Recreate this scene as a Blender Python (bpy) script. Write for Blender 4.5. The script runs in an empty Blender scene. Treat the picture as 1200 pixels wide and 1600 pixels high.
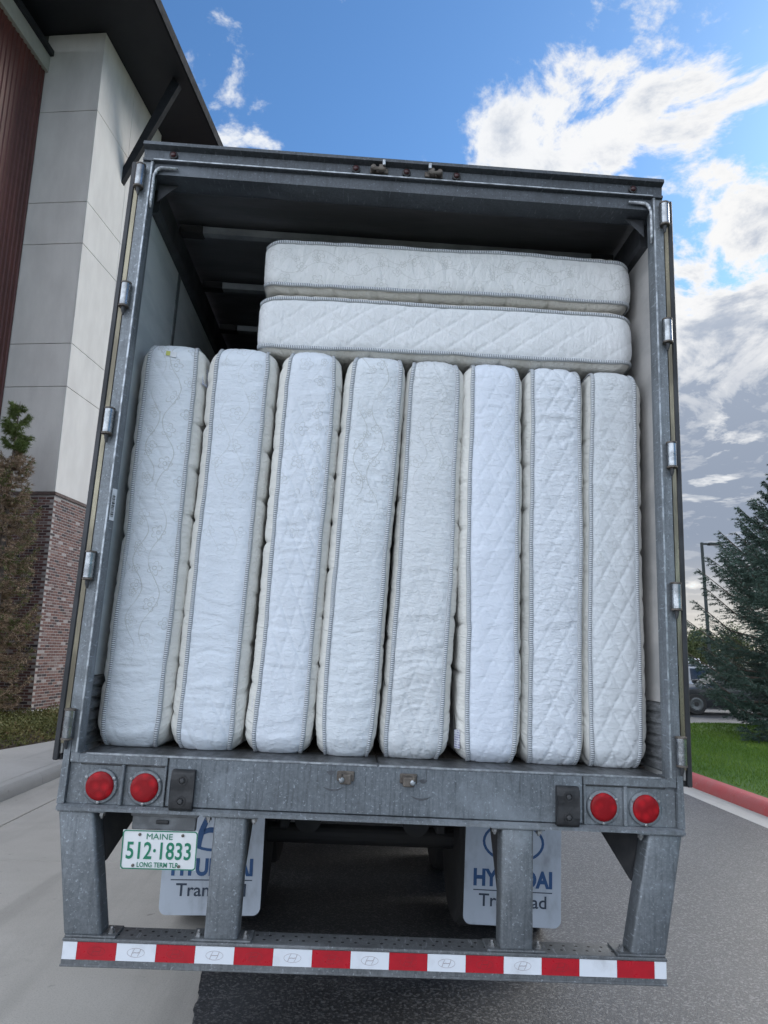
import bpy, bmesh, math, random
import numpy as np
from mathutils import Matrix, Vector
R = math.radians
sc = bpy.context.scene
COL = sc.collection

# ------------------------------------------------------------------ camera
CAM = (-0.0862, -3.0933, 1.7552)
YAW, PITCH, ROLL, FPX = -0.0429, 0.1974, -0.0174, 1105.17
cam = bpy.data.cameras.new('camera')
cam.sensor_fit = 'VERTICAL'; cam.sensor_height = 36.0; cam.lens = FPX / 1600 * 36.0
cam.clip_start = 0.05; cam.clip_end = 9000
camo = bpy.data.objects.new('camera', cam); COL.objects.link(camo)
Rw = Matrix.Rotation(YAW, 3, 'Z') @ Matrix.Rotation(PITCH, 3, 'X') @ Matrix.Rotation(ROLL, 3, 'Y')
rt, fw, up = Rw.col[0], Rw.col[1], Rw.col[2]
M = Matrix(((rt[0], up[0], -fw[0], CAM[0]), (rt[1], up[1], -fw[1], CAM[1]), (rt[2], up[2], -fw[2], CAM[2]), (0, 0, 0, 1)))
camo.matrix_world = M
sc.camera = camo

# ------------------------------------------------------------------ sky, sun, exposure
CLOUD_SEED = 23.1
SUN_AZ, SUN_EL = R(52), R(33)           # azimuth from +Y towards +X
sc.view_settings.view_transform = 'Standard'; sc.view_settings.look = 'None'
sc.view_settings.gamma = 1.0; sc.view_settings.use_curve_mapping = False
sc.view_settings.exposure = 2.2
sc.cycles.max_bounces = 6; sc.cycles.diffuse_bounces = 3; sc.cycles.glossy_bounces = 3; sc.cycles.transmission_bounces = 2; sc.cycles.adaptive_threshold = .02
world = bpy.data.worlds.new('World'); sc.world = world; world.use_nodes = True

class NT:
    def __init__(s, tree): s.t = tree; tree.nodes.clear()
    def n(s, typ, ins=None, **kw):
        nd = s.t.nodes.new(typ)
        for k, v in kw.items(): setattr(nd, k, v)
        for k, v in (ins or {}).items():
            if hasattr(v, 'links') or isinstance(v, bpy.types.NodeSocket): s.t.links.new(v, nd.inputs[k])
            else: nd.inputs[k].default_value = v
        return nd
    def m(s, op, a, b=None, c=None, clamp=False):
        ins = {0: a}
        if b is not None: ins[1] = b
        if c is not None: ins[2] = c
        return s.n('ShaderNodeMath', ins, operation=op, use_clamp=clamp).outputs[0]
    def mix(s, f, a, b, blend='MIX'):
        nd = s.n('ShaderNodeMix', data_type='RGBA', blend_type=blend)
        for idx, v in ((0, f), (6, a), (7, b)):
            if isinstance(v, bpy.types.NodeSocket): s.t.links.new(v, nd.inputs[idx])
            else: nd.inputs[idx].default_value = (*v, 1) if isinstance(v, tuple) and len(v) == 3 else v
        return nd.outputs[2]
    def ss(s, v, a, b):
        return s.n('ShaderNodeMapRange', {'Value': v, 'From Min': a, 'From Max': b, 'To Min': 0.0, 'To Max': 1.0}, interpolation_type='SMOOTHSTEP').outputs[0]
    def noise(s, vec, scale, detail=5, rough=.55, dist=0.0, lac=2.0):
        return s.n('ShaderNodeTexNoise', {'Vector': vec, 'Scale': scale, 'Detail': detail, 'Roughness': rough, 'Distortion': dist, 'Lacunarity': lac}).outputs[0]

w = NT(world.node_tree)
sky = w.n('ShaderNodeTexSky', sky_type='NISHITA', sun_disc=False, sun_elevation=SUN_EL, sun_rotation=SUN_AZ, altitude=200.0, air_density=1.1, dust_density=0.6, ozone_density=2.5)
tc = w.n('ShaderNodeTexCoord')
sep = w.n('ShaderNodeSeparateXYZ', {0: tc.outputs['Generated']})
dx, dy, dz = sep.outputs
zz = w.m('ADD', w.m('MAXIMUM', dz, 0.0), 0.16)
px, py = w.m('DIVIDE', dx, zz), w.m('DIVIDE', dy, zz)
pv = w.n('ShaderNodeCombineXYZ', {0: px, 1: py, 2: CLOUD_SEED}).outputs[0]
# two banks of broken cloud with a wide band of clear air between them, crossing the view
bank = w.n('ShaderNodeVectorMath', {0: tc.outputs['Generated'], 1: (-.4344, -.5351, .7245)}, operation='DOT_PRODUCT').outputs['Value']
warp = w.n('ShaderNodeTexNoise', {'Vector': pv, 'Scale': 1.3, 'Detail': 2.0}).outputs['Color']
pw = w.n('ShaderNodeVectorMath', {0: pv, 1: w.n('ShaderNodeVectorMath', {0: warp, 'Scale': .55}, operation='SCALE').outputs[0]}, operation='ADD').outputs[0]
fine = w.noise(pw, 4.4, 9, .63, .15)
big = w.noise(pv, 1.7, 2, .5)
cover = w.m('ADD', w.m('MULTIPLY', w.ss(bank, 0.08, -0.08), 0.100), w.m('MULTIPLY', w.ss(bank, -0.22, -0.40), 0.20))
cover = w.m('ADD', cover, w.m('MULTIPLY', w.ss(bank, 0.34, 0.56), 0.30))
dens = w.m('ADD', w.m('ADD', w.m('MULTIPLY', big, 0.18), w.m('MULTIPLY', fine, 0.84)), cover)
mask = w.ss(dens, 0.565, 0.66)
vein = w.ss(w.noise(pw, 7.0, 7, .62), .38, .62)
thick = w.m('MULTIPLY', w.ss(dens, 0.63, 0.78), w.m('ADD', w.m('MULTIPLY', vein, .85), w.m('MULTIPLY', w.ss(bank, -0.30, -0.46), .80)), clamp=True)
sund = w.n('ShaderNodeVectorMath', {0: tc.outputs['Generated'], 1: (math.sin(SUN_AZ) * math.cos(SUN_EL), math.cos(SUN_AZ) * math.cos(SUN_EL), math.sin(SUN_EL))}, operation='DOT_PRODUCT').outputs['Value']
glow = w.m('POWER', w.m('MAXIMUM', sund, 0.0), 6.0)
lit = w.mix(glow, (1.95, 2.02, 2.12), (2.15, 2.12, 2.08))
dark = w.mix(w.ss(dz, 0.15, 0.6), (.66, .78, 1.0), (1.0, 1.15, 1.42))
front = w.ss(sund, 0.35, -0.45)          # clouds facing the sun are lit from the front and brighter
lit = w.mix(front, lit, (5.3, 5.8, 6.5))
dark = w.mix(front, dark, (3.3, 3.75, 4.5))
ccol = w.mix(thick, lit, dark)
hz = w.m('MULTIPLY', w.ss(dz, 0.16, 0.0), w.ss(sund, 0.3, 0.85))
ccol = w.mix(w.m('MULTIPLY', hz, 0.7), ccol, (2.3, 2.1, 1.75))
skyc = w.mix(1.0, sky.outputs[0], (0.205, 0.305, 0.385), 'MULTIPLY')
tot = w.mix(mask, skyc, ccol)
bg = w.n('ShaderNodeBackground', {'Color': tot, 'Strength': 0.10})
w.t.links.new(bg.outputs[0], w.n('ShaderNodeOutputWorld').inputs[0])

sl = bpy.data.lights.new('sun', 'SUN'); sl.energy = 0.5; sl.angle = R(28); sl.color = (1, .95, .87)
slo = bpy.data.objects.new('sun', sl); COL.objects.link(slo)
sdir = Vector((math.sin(SUN_AZ) * math.cos(SUN_EL), math.cos(SUN_AZ) * math.cos(SUN_EL), math.sin(SUN_EL)))
slo.rotation_euler = sdir.to_track_quat('Z', 'Y').to_euler()
slo.location = (20, 20, 30)

# ------------------------------------------------------------------ materials
def matn(name):
    m = bpy.data.materials.new(name); m.use_nodes = True
    nt = NT(m.node_tree)
    out = nt.n('ShaderNodeOutputMaterial'); b = nt.n('ShaderNodeBsdfPrincipled')
    nt.t.links.new(b.outputs[0], out.inputs[0])
    return m, nt, b
def setin(nt, b, **k):
    for key, v in k.items():
        key = key.replace('_', ' ')
        if isinstance(v, bpy.types.NodeSocket): nt.t.links.new(v, b.inputs[key])
        else: b.inputs[key].default_value = (*v, 1) if isinstance(v, tuple) and len(v) == 3 else v
def pmat(name, c1, c2=None, scale=6.0, rough=.6, metal=0.0, bump=0.0, bscale=None, stretch=(1, 1, 1), rvar=.1, detail=6, spec=.5, bdist=.01, coat=0.0, lo=.35, hi=.65, world_co=False):
    m, nt, b = matn(name)
    co = nt.n('ShaderNodeNewGeometry').outputs['Position'] if world_co else nt.n('ShaderNodeTexCoord').outputs['Object']
    mp = nt.n('ShaderNodeMapping', {'Vector': co, 'Scale': stretch}).outputs[0]
    f = nt.ss(nt.noise(mp, scale, detail, .6), lo, hi)
    setin(nt, b, Base_Color=nt.mix(f, c1, c2 or c1), Metallic=metal, Specular_IOR_Level=spec)
    setin(nt, b, Roughness=nt.m('ADD', rough - rvar / 2, nt.m('MULTIPLY', f, rvar)))
    if coat: setin(nt, b, Coat_Weight=coat, Coat_Roughness=.05)
    if bump:
        h = nt.noise(mp, bscale or scale * 4, 6, .6)
        setin(nt, b, Normal=nt.n('ShaderNodeBump', {'Height': h, 'Strength': bump, 'Distance': bdist}).outputs[0])
    return m

def galv_mat(name, base=(.18, .198, .215), dirt=.5):
    m, nt, b = matn(name)
    co = nt.n('ShaderNodeTexCoord').outputs['Object']
    v1 = nt.n('ShaderNodeTexVoronoi', {'Vector': co, 'Scale': 120.0, 'Randomness': 1.0})
    v2 = nt.noise(co, 55, 5, .7, .8)
    st = nt.noise(nt.n('ShaderNodeMapping', {'Vector': co, 'Scale': (75, 75, 5)}).outputs[0], 1.0, 5, .7)
    bigs = nt.noise(co, 2.4, 6, .65, .6)
    spang = nt.n('ShaderNodeSeparateColor', {0: v1.outputs['Color']}).outputs[0]
    val = nt.m('ADD', nt.m('MULTIPLY', spang, .12), nt.m('MULTIPLY', v2, .6))
    c = nt.mix(nt.ss(val, .22, .60), tuple(x * .78 for x in base), tuple(x * 1.25 for x in base))
    c = nt.mix(nt.m('MULTIPLY', nt.ss(st, .47, .68), dirt), c, tuple(x * .42 for x in base))
    c = nt.mix(nt.m('MULTIPLY', nt.ss(bigs, .50, .72), .75), c, tuple(x * 1.55 for x in base))
    c = nt.mix(nt.m('MULTIPLY', nt.ss(bigs, .48, .30), .6), c, tuple(x * .55 for x in base))
    scr = nt.noise(nt.n('ShaderNodeMapping', {'Vector': co, 'Rotation': (.3, .7, .2), 'Scale': (90, 12, 90)}).outputs[0], 1.0, 3, .6)
    c = nt.mix(nt.m('MULTIPLY', nt.ss(scr, .60, .70), .55), c, tuple(min(.7, x * 2.4) for x in base))
    fl = nt.noise(nt.n('ShaderNodeMapping', {'Vector': co, 'Rotation': (.5, 1.1, .4), 'Scale': (55, 55, 160)}).outputs[0], 1.0, 4, .7, 1.0)
    c = nt.mix(nt.m('MULTIPLY', nt.ss(fl, .60, .72), .28), c, tuple(min(.7, x * 2.2) for x in base))
    setin(nt, b, Base_Color=c, Metallic=.4, Roughness=nt.m('ADD', .36, nt.m('MULTIPLY', v2, .25)))
    setin(nt, b, Normal=nt.n('ShaderNodeBump', {'Height': nt.m('ADD', v2, nt.m('MULTIPLY', bigs, 2.0)), 'Strength': .2, 'Distance': .003}).outputs[0])
    return m

MT = {}
MT['galv'] = galv_mat('galvanised_steel')
MT['galv_sill'] = galv_mat('galvanised_sill', (.158, .178, .198), .8)
MT['galv_bump'] = galv_mat('galvanised_bumper', (.17, .18, .19), .5)
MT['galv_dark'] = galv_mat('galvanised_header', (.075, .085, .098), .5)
MT['galv_bright'] = pmat('bright_steel', (.40, .43, .46), (.2, .215, .23), 30, .38, .7, .2, 60)  # brighter steel for edge strips, pins and bolts
MT['weld'] = pmat('weld_bead', (.55, .57, .59), (.28, .30, .32), 60, .4, .7, .6, 120)
MT['hinge'] = pmat('hinge_steel', (.36, .375, .39), (.2, .21, .22), 18, .25, .9, .1, 60)
MT['dark_steel'] = pmat('dark_steel', (.035, .037, .042), (.06, .06, .062), 9, .6, .2, .2)
MT['black_frame'] = pmat('chassis_black', (.014, .014, .016), (.022, .021, .02), 6, .75, 0, .2)
MT['rubber'] = pmat('black_rubber', (.014, .015, .017), (.03, .03, .032), 25, .55, 0, .25, 60)
MT['tyre'] = pmat('tyre_rubber', (.018, .018, .019), (.03, .029, .028), 12, .8, 0, .2)
MT['wall_white'] = pmat('wall_liner_white', (.66, .68, .68), (.52, .55, .56), 3, .42, 0, .08, 8, (1, .6, 2))
MT['wall_beige'] = pmat('wall_liner_worn', (.50, .48, .46), (.38, .37, .36), 2.5, .5, 0, .1, 8, (1, 1, 2))
MT['side_white'] = pmat('trailer_side_white', (.74, .74, .73), (.66, .66, .65), 2, .35)
MT['scuff'] = pmat('scuff_plate', (.30, .31, .32), (.17, .175, .18), 5, .5, .5, .25, 30, (1, 3, 12))
MT['roof'] = pmat('roof_aluminium', (.20, .205, .22), (.15, .155, .165), 3, .36, .5, .35, 1.4, (.5, 2.2, 1), bdist=.05)
MT['rail'] = pmat('top_rail_dark', (.10, .105, .115), (.07, .073, .08), 5, .45, .4, .1)
MT['bow'] = pmat('roof_bow_steel', (.34, .36, .38), (.24, .255, .27), 6, .5, .4, .1)
MT['deck'] = pmat('threshold_plate', (.13, .135, .14), (.07, .072, .076), 7, .42, .6, .25, 40, (3, 1, 1))
MT['wood'] = pmat('floor_wood', (.075, .06, .048), (.04, .033, .028), 6, .7, 0, .2, 30, (12, 1, 1))
MT['door'] = pmat('door_edge_dark', (.035, .037, .042), (.02, .021, .024), 5, .5, .2)
MT['door_skin'] = pmat('door_skin', (.55, .55, .54), (.48, .48, .47), 3, .4)
MT['seal'] = pmat('side_trim_aluminium', (.26, .235, .17), (.13, .115, .085), 14, .3, .7, .1, 30, (1, 1, .2))
MT['screw'] = pmat('zinc_screw', (.40, .41, .42), (.2, .2, .2), 60, .4, .8)
MT['rust'] = pmat('rusty_steel', (.10, .085, .075), (.17, .15, .13), 40, .6, .5, .3, 80)
MT['chassis_grey'] = pmat('chassis_bracket_grey', (.20, .21, .22), (.12, .125, .13), 12, .6, .2, .2)
MT['plate_white'] = pmat('plate_white', (.74, .75, .76), (.68, .69, .70), 8, .4, 0, .03)
MT['plate_green'] = pmat('plate_green', (.015, .20, .115), (.012, .17, .10), 8, .4)
MT['flap'] = pmat('mudflap_plastic', (.40, .44, .50), (.25, .27, .30), 5, .5, 0, .06, 8, (1.6, 1, .8), lo=.45, hi=.80, detail=9)
MT['flap_blue'] = pmat('flap_blue_print', (.010, .055, .16), (.014, .065, .18), 8, .5)
MT['flap_dark'] = pmat('flap_dark_print', (.018, .03, .055), (.02, .034, .06), 8, .5)
MT['tape_red'] = pmat('reflective_red', (.46, .010, .022), (.36, .008, .018), 30, .32, 0, .06, 300, lo=.3, hi=.8)
MT['tape_white'] = pmat('reflective_white', (.72, .75, .80), (.46, .47, .49), 9, .3, 0, .06, 300, detail=9, lo=.50, hi=.85)
MT['tape_mark'] = pmat('tape_embossed_mark', (.34, .30, .32), None, 8, .4)
MT['tape_mark_red'] = pmat('tape_embossed_mark_red', (.26, .02, .028), None, 8, .4)
MT['mark_dark'] = pmat('rubbed_grease_mark', (.055, .06, .07), (.09, .097, .108), 60, .6)

def lens_mat():
    m, nt, b = matn('red_lens')
    co = nt.n('ShaderNodeTexCoord').outputs['Object']
    ck = nt.n('ShaderNodeTexVoronoi', {'Vector': co, 'Scale': 26.0}, feature='F1')
    ck2 = nt.n('ShaderNodeTexWave', {'Vector': co, 'Scale': 90.0, 'Distortion': 0.0}, bands_direction='DIAGONAL')
    f = nt.ss(ck.outputs['Distance'], .1, .6)
    setin(nt, b, Base_Color=nt.mix(f, (.42, .008, .014), (.25, .005, .009)), Roughness=.45, Specular_IOR_Level=.2, Coat_Weight=.08, Coat_Roughness=.1)
    setin(nt, b, Normal=nt.n('ShaderNodeBump', {'Height': nt.m('ADD', ck.outputs['Distance'], nt.m('MULTIPLY', ck2.outputs[0], .25)), 'Strength': .5, 'Distance': .006}).outputs[0])
    return m
MT['lens'] = lens_mat()
MT['marker_lens'] = pmat('marker_lens_red', (.045, .006, .008), (.03, .005, .006), 30, .35)

# ------------------------------------------------------------------ mesh helpers
class MB:
    def __init__(s): s.bm = bmesh.new()
    def _new(s, verts, faces):
        vs = [s.bm.verts.new(v) for v in verts]
        fs = []
        for f in faces:
            try: fs.append(s.bm.faces.new([vs[i] for i in f]))
            except ValueError: pass
        return vs, fs
    def hexa(s, v8, bev=0.0, seg=2):
        vs, fs = s._new(v8, [(0, 3, 2, 1), (4, 5, 6, 7), (0, 1, 5, 4), (1, 2, 6, 5), (2, 3, 7, 6), (3, 0, 4, 7)])
        if bev:
            es = set()
            for f in fs: es.update(f.edges)
            bmesh.ops.bevel(s.bm, geom=list(es), offset=bev, segments=seg, affect='EDGES', profile=.5, clamp_overlap=True)
        return s
    def box(s, x0, x1, y0, y1, z0, z1, bev=0.0, seg=2):
        return s.hexa([(x0, y0, z0), (x1, y0, z0), (x1, y1, z0), (x0, y1, z0), (x0, y0, z1), (x1, y0, z1), (x1, y1, z1), (x0, y1, z1)], bev, seg)
    def prism(s, poly, axis, a, b, bev=0.0):
        n = len(poly)
        def P(p, t):
            if axis == 'x': return (t, p[0], p[1])
            if axis == 'y': return (p[0], t, p[1])
            return (p[0], p[1], t)
        vs, fs = s._new([P(p, a) for p in poly] + [P(p, b) for p in poly],
                        [tuple(range(n)), tuple(range(2 * n - 1, n - 1, -1))] + [(i, (i + 1) % n, n + (i + 1) % n, n + i) for i in range(n)])
        if bev:
            es = set()
            for f in fs: es.update(f.edges)
            bmesh.ops.bevel(s.bm, geom=list(es), offset=bev, segments=2, affect='EDGES', profile=.5, clamp_overlap=True)
        return s
    def lathe(s, prof, c, axis='y', n=24):
        """prof: list of (r, t) along axis"""
        rows = []
        for r, t in prof:
            row = []
            for k in range(n):
                a = 2 * math.pi * k / n; p, q = r * math.cos(a), r * math.sin(a)
                v = {'y': (p, t, q), 'x': (t, p, q), 'z': (p, q, t)}[axis]
                row.append(s.bm.verts.new((c[0] + v[0], c[1] + v[1], c[2] + v[2])))
            rows.append(row)
        for i in range(len(rows) - 1):
            for k in range(n):
                s.bm.faces.new((rows[i][k], rows[i][(k + 1) % n], rows[i + 1][(k + 1) % n], rows[i + 1][k]))
        s.bm.faces.new(rows[0]); s.bm.faces.new(rows[-1][::-1])
        return s
    def tube(s, pts, rad, n=8):
        pts = [Vector(p) for p in pts]; rads = rad if isinstance(rad, (list, tuple)) else [rad] * len(pts)
        rows = []
        for i, p in enumerate(pts):
            d = (pts[min(i + 1, len(pts) - 1)] - pts[max(i - 1, 0)]).normalized()
            a = d.orthogonal().normalized() if i == 0 else (rows_a - d * rows_a.dot(d)).normalized()
            rows_a = a; b = d.cross(a)
            rows.append([s.bm.verts.new(p + (a * math.cos(2 * math.pi * k / n) + b * math.sin(2 * math.pi * k / n)) * rads[i]) for k in range(n)])
        for i in range(len(rows) - 1):
            for k in range(n):
                s.bm.faces.new((rows[i][k], rows[i][(k + 1) % n], rows[i + 1][(k + 1) % n], rows[i + 1][k]))
        s.bm.faces.new(rows[0][::-1]); s.bm.faces.new(rows[-1])
        return s
    def build(s, name, mat, parent=None, smooth=False, **props):
        bmesh.ops.recalc_face_normals(s.bm, faces=s.bm.faces[:])
        me = bpy.data.meshes.new(name); s.bm.to_mesh(me); s.bm.free()
        return link(name, me, mat, parent, smooth, **props)

def link(name, me, mat, parent=None, smooth=False, **props):
    if mat is not None and not me.materials: me.materials.append(MT[mat] if isinstance(mat, str) else mat)
    o = bpy.data.objects.new(name, me); COL.objects.link(o)
    if parent is not None: o.parent = parent
    if smooth:
        me.polygons.foreach_set('use_smooth', [True] * len(me.polygons))
        if smooth == 'auto':
            try: me.set_sharp_from_angle(angle=R(38))
            except Exception: pass
    for k, v in props.items(): o[k] = v
    return o
def npmesh(name, V, F, mat, parent=None, smooth=False, uv=None, **props):
    """V (n,3) array, F (m,k) index array"""
    V = np.asarray(V, np.float32); F = np.asarray(F, np.int32)
    me = bpy.data.meshes.new(name)
    me.vertices.add(len(V)); me.vertices.foreach_set('co', V.ravel())
    k = F.shape[1]
    me.loops.add(F.size); me.loops.foreach_set('vertex_index', F.ravel())
    me.polygons.add(len(F)); me.polygons.foreach_set('loop_start', np.arange(0, F.size, k, dtype=np.int32))
    me.update(calc_edges=True)
    if uv is not None:
        l = me.uv_layers.new(name='UVMap'); l.data.foreach_set('uv', np.asarray(uv, np.float32)[F.ravel()].ravel())
    return link(name, me, mat, parent, smooth, **props)
def empty(name, loc, label, cat, group=None, rot=(0, 0, 0)):
    o = bpy.data.objects.new(name, None); COL.objects.link(o); o.empty_display_size = .2
    o.location = loc; o.rotation_euler = rot; o['label'] = label; o['category'] = cat
    if group: o['group'] = group
    return o
def text_mesh(txt, size, width=None, height=None, bold=0.0, shear=0.0, depth=.0008):
    """mesh lying in XZ facing -Y, centred on x=0, baseline z=0"""
    cu = bpy.data.curves.new('txt', 'FONT'); cu.body = txt; cu.size = size; cu.align_x = 'CENTER'
    cu.offset = bold; cu.shear = shear; cu.extrude = depth; cu.resolution_u = 4
    o = bpy.data.objects.new('txt', cu); COL.objects.link(o)
    dg = bpy.context.evaluated_depsgraph_get(); dg.update()
    me = bpy.data.meshes.new_from_object(o.evaluated_get(dg)); bpy.data.objects.remove(o)
    co = np.array([v.co[:] for v in me.vertices])
    sx = 1 if width is None else width / (co[:, 0].max() - co[:, 0].min())
    sz = 1 if height is None else height / (co[:, 1].max() - co[:, 1].min())
    cx = (co[:, 0].max() + co[:, 0].min()) / 2
    z0 = co[:, 1].min() if height is not None else 0
    new = np.stack([(co[:, 0] - cx) * sx, -co[:, 2], (co[:, 1] - z0) * sz], 1)
    me.vertices.foreach_set('co', new.astype(np.float32).ravel()); me.update()
    me.materials.clear()
    return me
rng = np.random.default_rng(7)
def vnoise(x, y, seed=0):
    """smooth value noise in [-1, 1]"""
    xi, yi = np.floor(x).astype(np.int64), np.floor(y).astype(np.int64)
    fx, fy = x - xi, y - yi
    fx = fx * fx * fx * (fx * (fx * 6 - 15) + 10); fy = fy * fy * fy * (fy * (fy * 6 - 15) + 10)
    def h(a, b):
        n = (a * 374761393 + b * 668265263 + seed * 1442695041) & 0xffffffff
        n = ((n ^ (n >> 13)) * 1274126177) & 0xffffffff
        return ((n ^ (n >> 16)) & 0xffff) / 32767.5 - 1
    return (h(xi, yi) * (1 - fx) + h(xi + 1, yi) * fx) * (1 - fy) + (h(xi, yi + 1) * (1 - fx) + h(xi + 1, yi + 1) * fx) * fy

# ------------------------------------------------------------------ ground, roads, pavements
MT['ground'] = pmat('far_ground', (.05, .055, .03), (.09, .085, .055), .05, .95, 0, .1, world_co=True)
def asphalt_mat():
    m, nt, b = matn('asphalt')
    co = nt.n('ShaderNodeNewGeometry').outputs['Position']
    v = nt.n('ShaderNodeTexVoronoi', {'Vector': co, 'Scale': 92.0})
    n1 = nt.noise(co, 1.1, 7, .62); n2 = nt.noise(co, 110, 4, .65)
    c = nt.mix(nt.ss(n1, .35, .7), (.022, .023, .026), (.040, .041, .044))
    st = nt.n('ShaderNodeSeparateColor', {0: v.outputs['Color']}).outputs[0]
    c = nt.mix(nt.m('MULTIPLY', nt.ss(st, .62, .92), .7), c, (.20, .197, .193))
    c = nt.mix(nt.m('MULTIPLY', nt.ss(n2, .45, .62), .5), c, (.014, .0145, .016))
    setin(nt, b, Base_Color=c, Roughness=nt.m('ADD', .34, nt.m('MULTIPLY', n2, .25)), Specular_IOR_Level=1.0)
    setin(nt, b, Normal=nt.n('ShaderNodeBump', {'Height': nt.m('ADD', nt.m('MULTIPLY', st, .5), n2), 'Strength': .5, 'Distance': .006}).outputs[0])
    return m
MT['asphalt'] = asphalt_mat()
def concrete_mat(name, a, bcol):
    m, nt, b = matn(name)
    co = nt.n('ShaderNodeNewGeometry').outputs['Position']
    n1 = nt.noise(co, .9, 8, .62, .4); n2 = nt.noise(co, 130, 4, .7); n3 = nt.noise(nt.n('ShaderNodeMapping', {'Vector': co, 'Scale': (60, 5, 5)}).outputs[0], 1, 4, .6)
    st = nt.noise(co, 4.5, 8, .7, 1.5)
    c = nt.mix(nt.ss(n1, .3, .7), a, bcol)
    c = nt.mix(nt.m('MULTIPLY', nt.ss(n2, .45, .7), .5), c, tuple(x * .6 for x in a))
    c = nt.mix(nt.m('MULTIPLY', nt.ss(st, .58, .76), .35), c, tuple(x * .55 for x in a))
    track = nt.noise(nt.n('ShaderNodeMapping', {'Vector': co, 'Scale': (2.6, .22, 1)}).outputs[0], 1, 4, .6, .3)
    c = nt.mix(nt.m('MULTIPLY', nt.ss(track, .50, .72), .30), c, tuple(x * .5 for x in a))
    spots = nt.noise(co, 9, 3, .5)
    c = nt.mix(nt.m('MULTIPLY', nt.ss(spots, .70, .76), .5), c, tuple(x * .35 for x in a))
    setin(nt, b, Base_Color=c, Roughness=.85, Specular_IOR_Level=.3)
    setin(nt, b, Normal=nt.n('ShaderNodeBump', {'Height': nt.m('ADD', n3, n2), 'Strength': .25, 'Distance': .004}).outputs[0])
    return m
MT['concrete'] = concrete_mat('drive_concrete', (.44, .415, .38), (.52, .495, .455))
MT['concrete_walk'] = concrete_mat('walk_concrete', (.44, .43, .41), (.50, .49, .47))
MT['joint'] = pmat('joint_dirt', (.10, .095, .085), (.07, .065, .06), 5, .95, world_co=True)
def kerb_paint():
    m, nt, b = matn('red_kerb_paint')
    co = nt.n('ShaderNodeNewGeometry').outputs['Position']
    n1 = nt.noise(co, 3, 6, .6); n2 = nt.noise(co, 26, 7, .7, .5); n3 = nt.noise(co, 160, 3, .6)
    c = nt.mix(nt.ss(n1, .3, .7), (.52, .085, .09), (.46, .13, .13))
    c = nt.mix(nt.ss(n2, .62, .70), c, (.42, .38, .35))
    c = nt.mix(nt.m('MULTIPLY', nt.ss(n3, .45, .7), .35), c, (.25, .07, .07))
    setin(nt, b, Base_Color=c, Roughness=.75)
    setin(nt, b, Normal=nt.n('ShaderNodeBump', {'Height': nt.m('ADD', n2, n3), 'Strength': .35, 'Distance': .006}).outputs[0])
    return m
MT['red_paint'] = kerb_paint()
MT['soil'] = pmat('bed_mulch', (.06, .042, .03), (.10, .075, .055), 9, .95, 0, .5, 40, world_co=True)
MT['lawn'] = pmat('lawn_turf', (.055, .125, .018), (.075, .155, .022), 1.2, .9, 0, .6, 60, world_co=True)

def sheet(name, pts, z, mat, **k):
    m = MB(); m._new([(x, y, z) for x, y in pts], [tuple(range(len(pts)))])
    return m.build(name, mat, None, kind='structure', **k)
sheet('ground', [(-3000, -3000), (3000, -3000), (3000, 3000), (-3000, 3000)], -.03, 'ground')
EX0, EX1 = (-.97, -12.0), (-.97, 60.0)       # concrete / asphalt edge
def edge_x(y): return np.interp(y, [-12, .75, 1.38, 2.3, 60], [-.70, -.79, -.87, -.98, -1.6]) - .004
rag = [(float(edge_x(q) + .012 * vnoise(np.array([q * 9.0]), np.array([.5]), 3)[0] + .006 * vnoise(np.array([q * 40.0]), np.array([.5]), 4)[0]), q) for q in np.concatenate([np.arange(60, 6, -1.0), np.arange(6, -.5, -.03), np.arange(-1, -12.1, -1.0)])]
sheet('asphalt_road', [(4.38, -12), (4.38, 60)] + rag, .006, 'asphalt')
sheet('parking_lot', [(7.2, 15.2), (90, 15.2), (90, 70), (7.2, 70)], -.008, 'asphalt')
# concrete drive: slabs with joints
drive = bpy.data.objects.new('concrete_drive', None); COL.objects.link(drive); drive['kind'] = 'structure'
sheet('joint_bed', [(-4.4, -12), (-.60, -12), (-.60, 60), (-4.4, 60)], -.012, 'joint')
ys = [-12, -7.5, -3.2, 1.05 - .9, 3.42, 7.9, 12.4, 17, 21.5, 26, 31, 40, 60]
for a, b in zip(ys[:-1], ys[1:]):
    brk = [a + .006] + [q for q in (.75, 1.38, 2.3) if a + .01 < q < b - .01] + [b - .006]
    m = MB(); vs = [(-3.52, a + .006), *[(edge_x(q) + .06, q) for q in brk], (-3.52, b - .006)]
    m.prism(vs, 'z', -.10, .001); m.build('concrete_slab', 'concrete', drive)
for a, b in zip(ys[:-1], ys[1:]):
    MB().box(-4.06, -3.532, a + .004, b - .004, -.1, .003).build('gutter_slab', 'concrete', drive)
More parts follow.
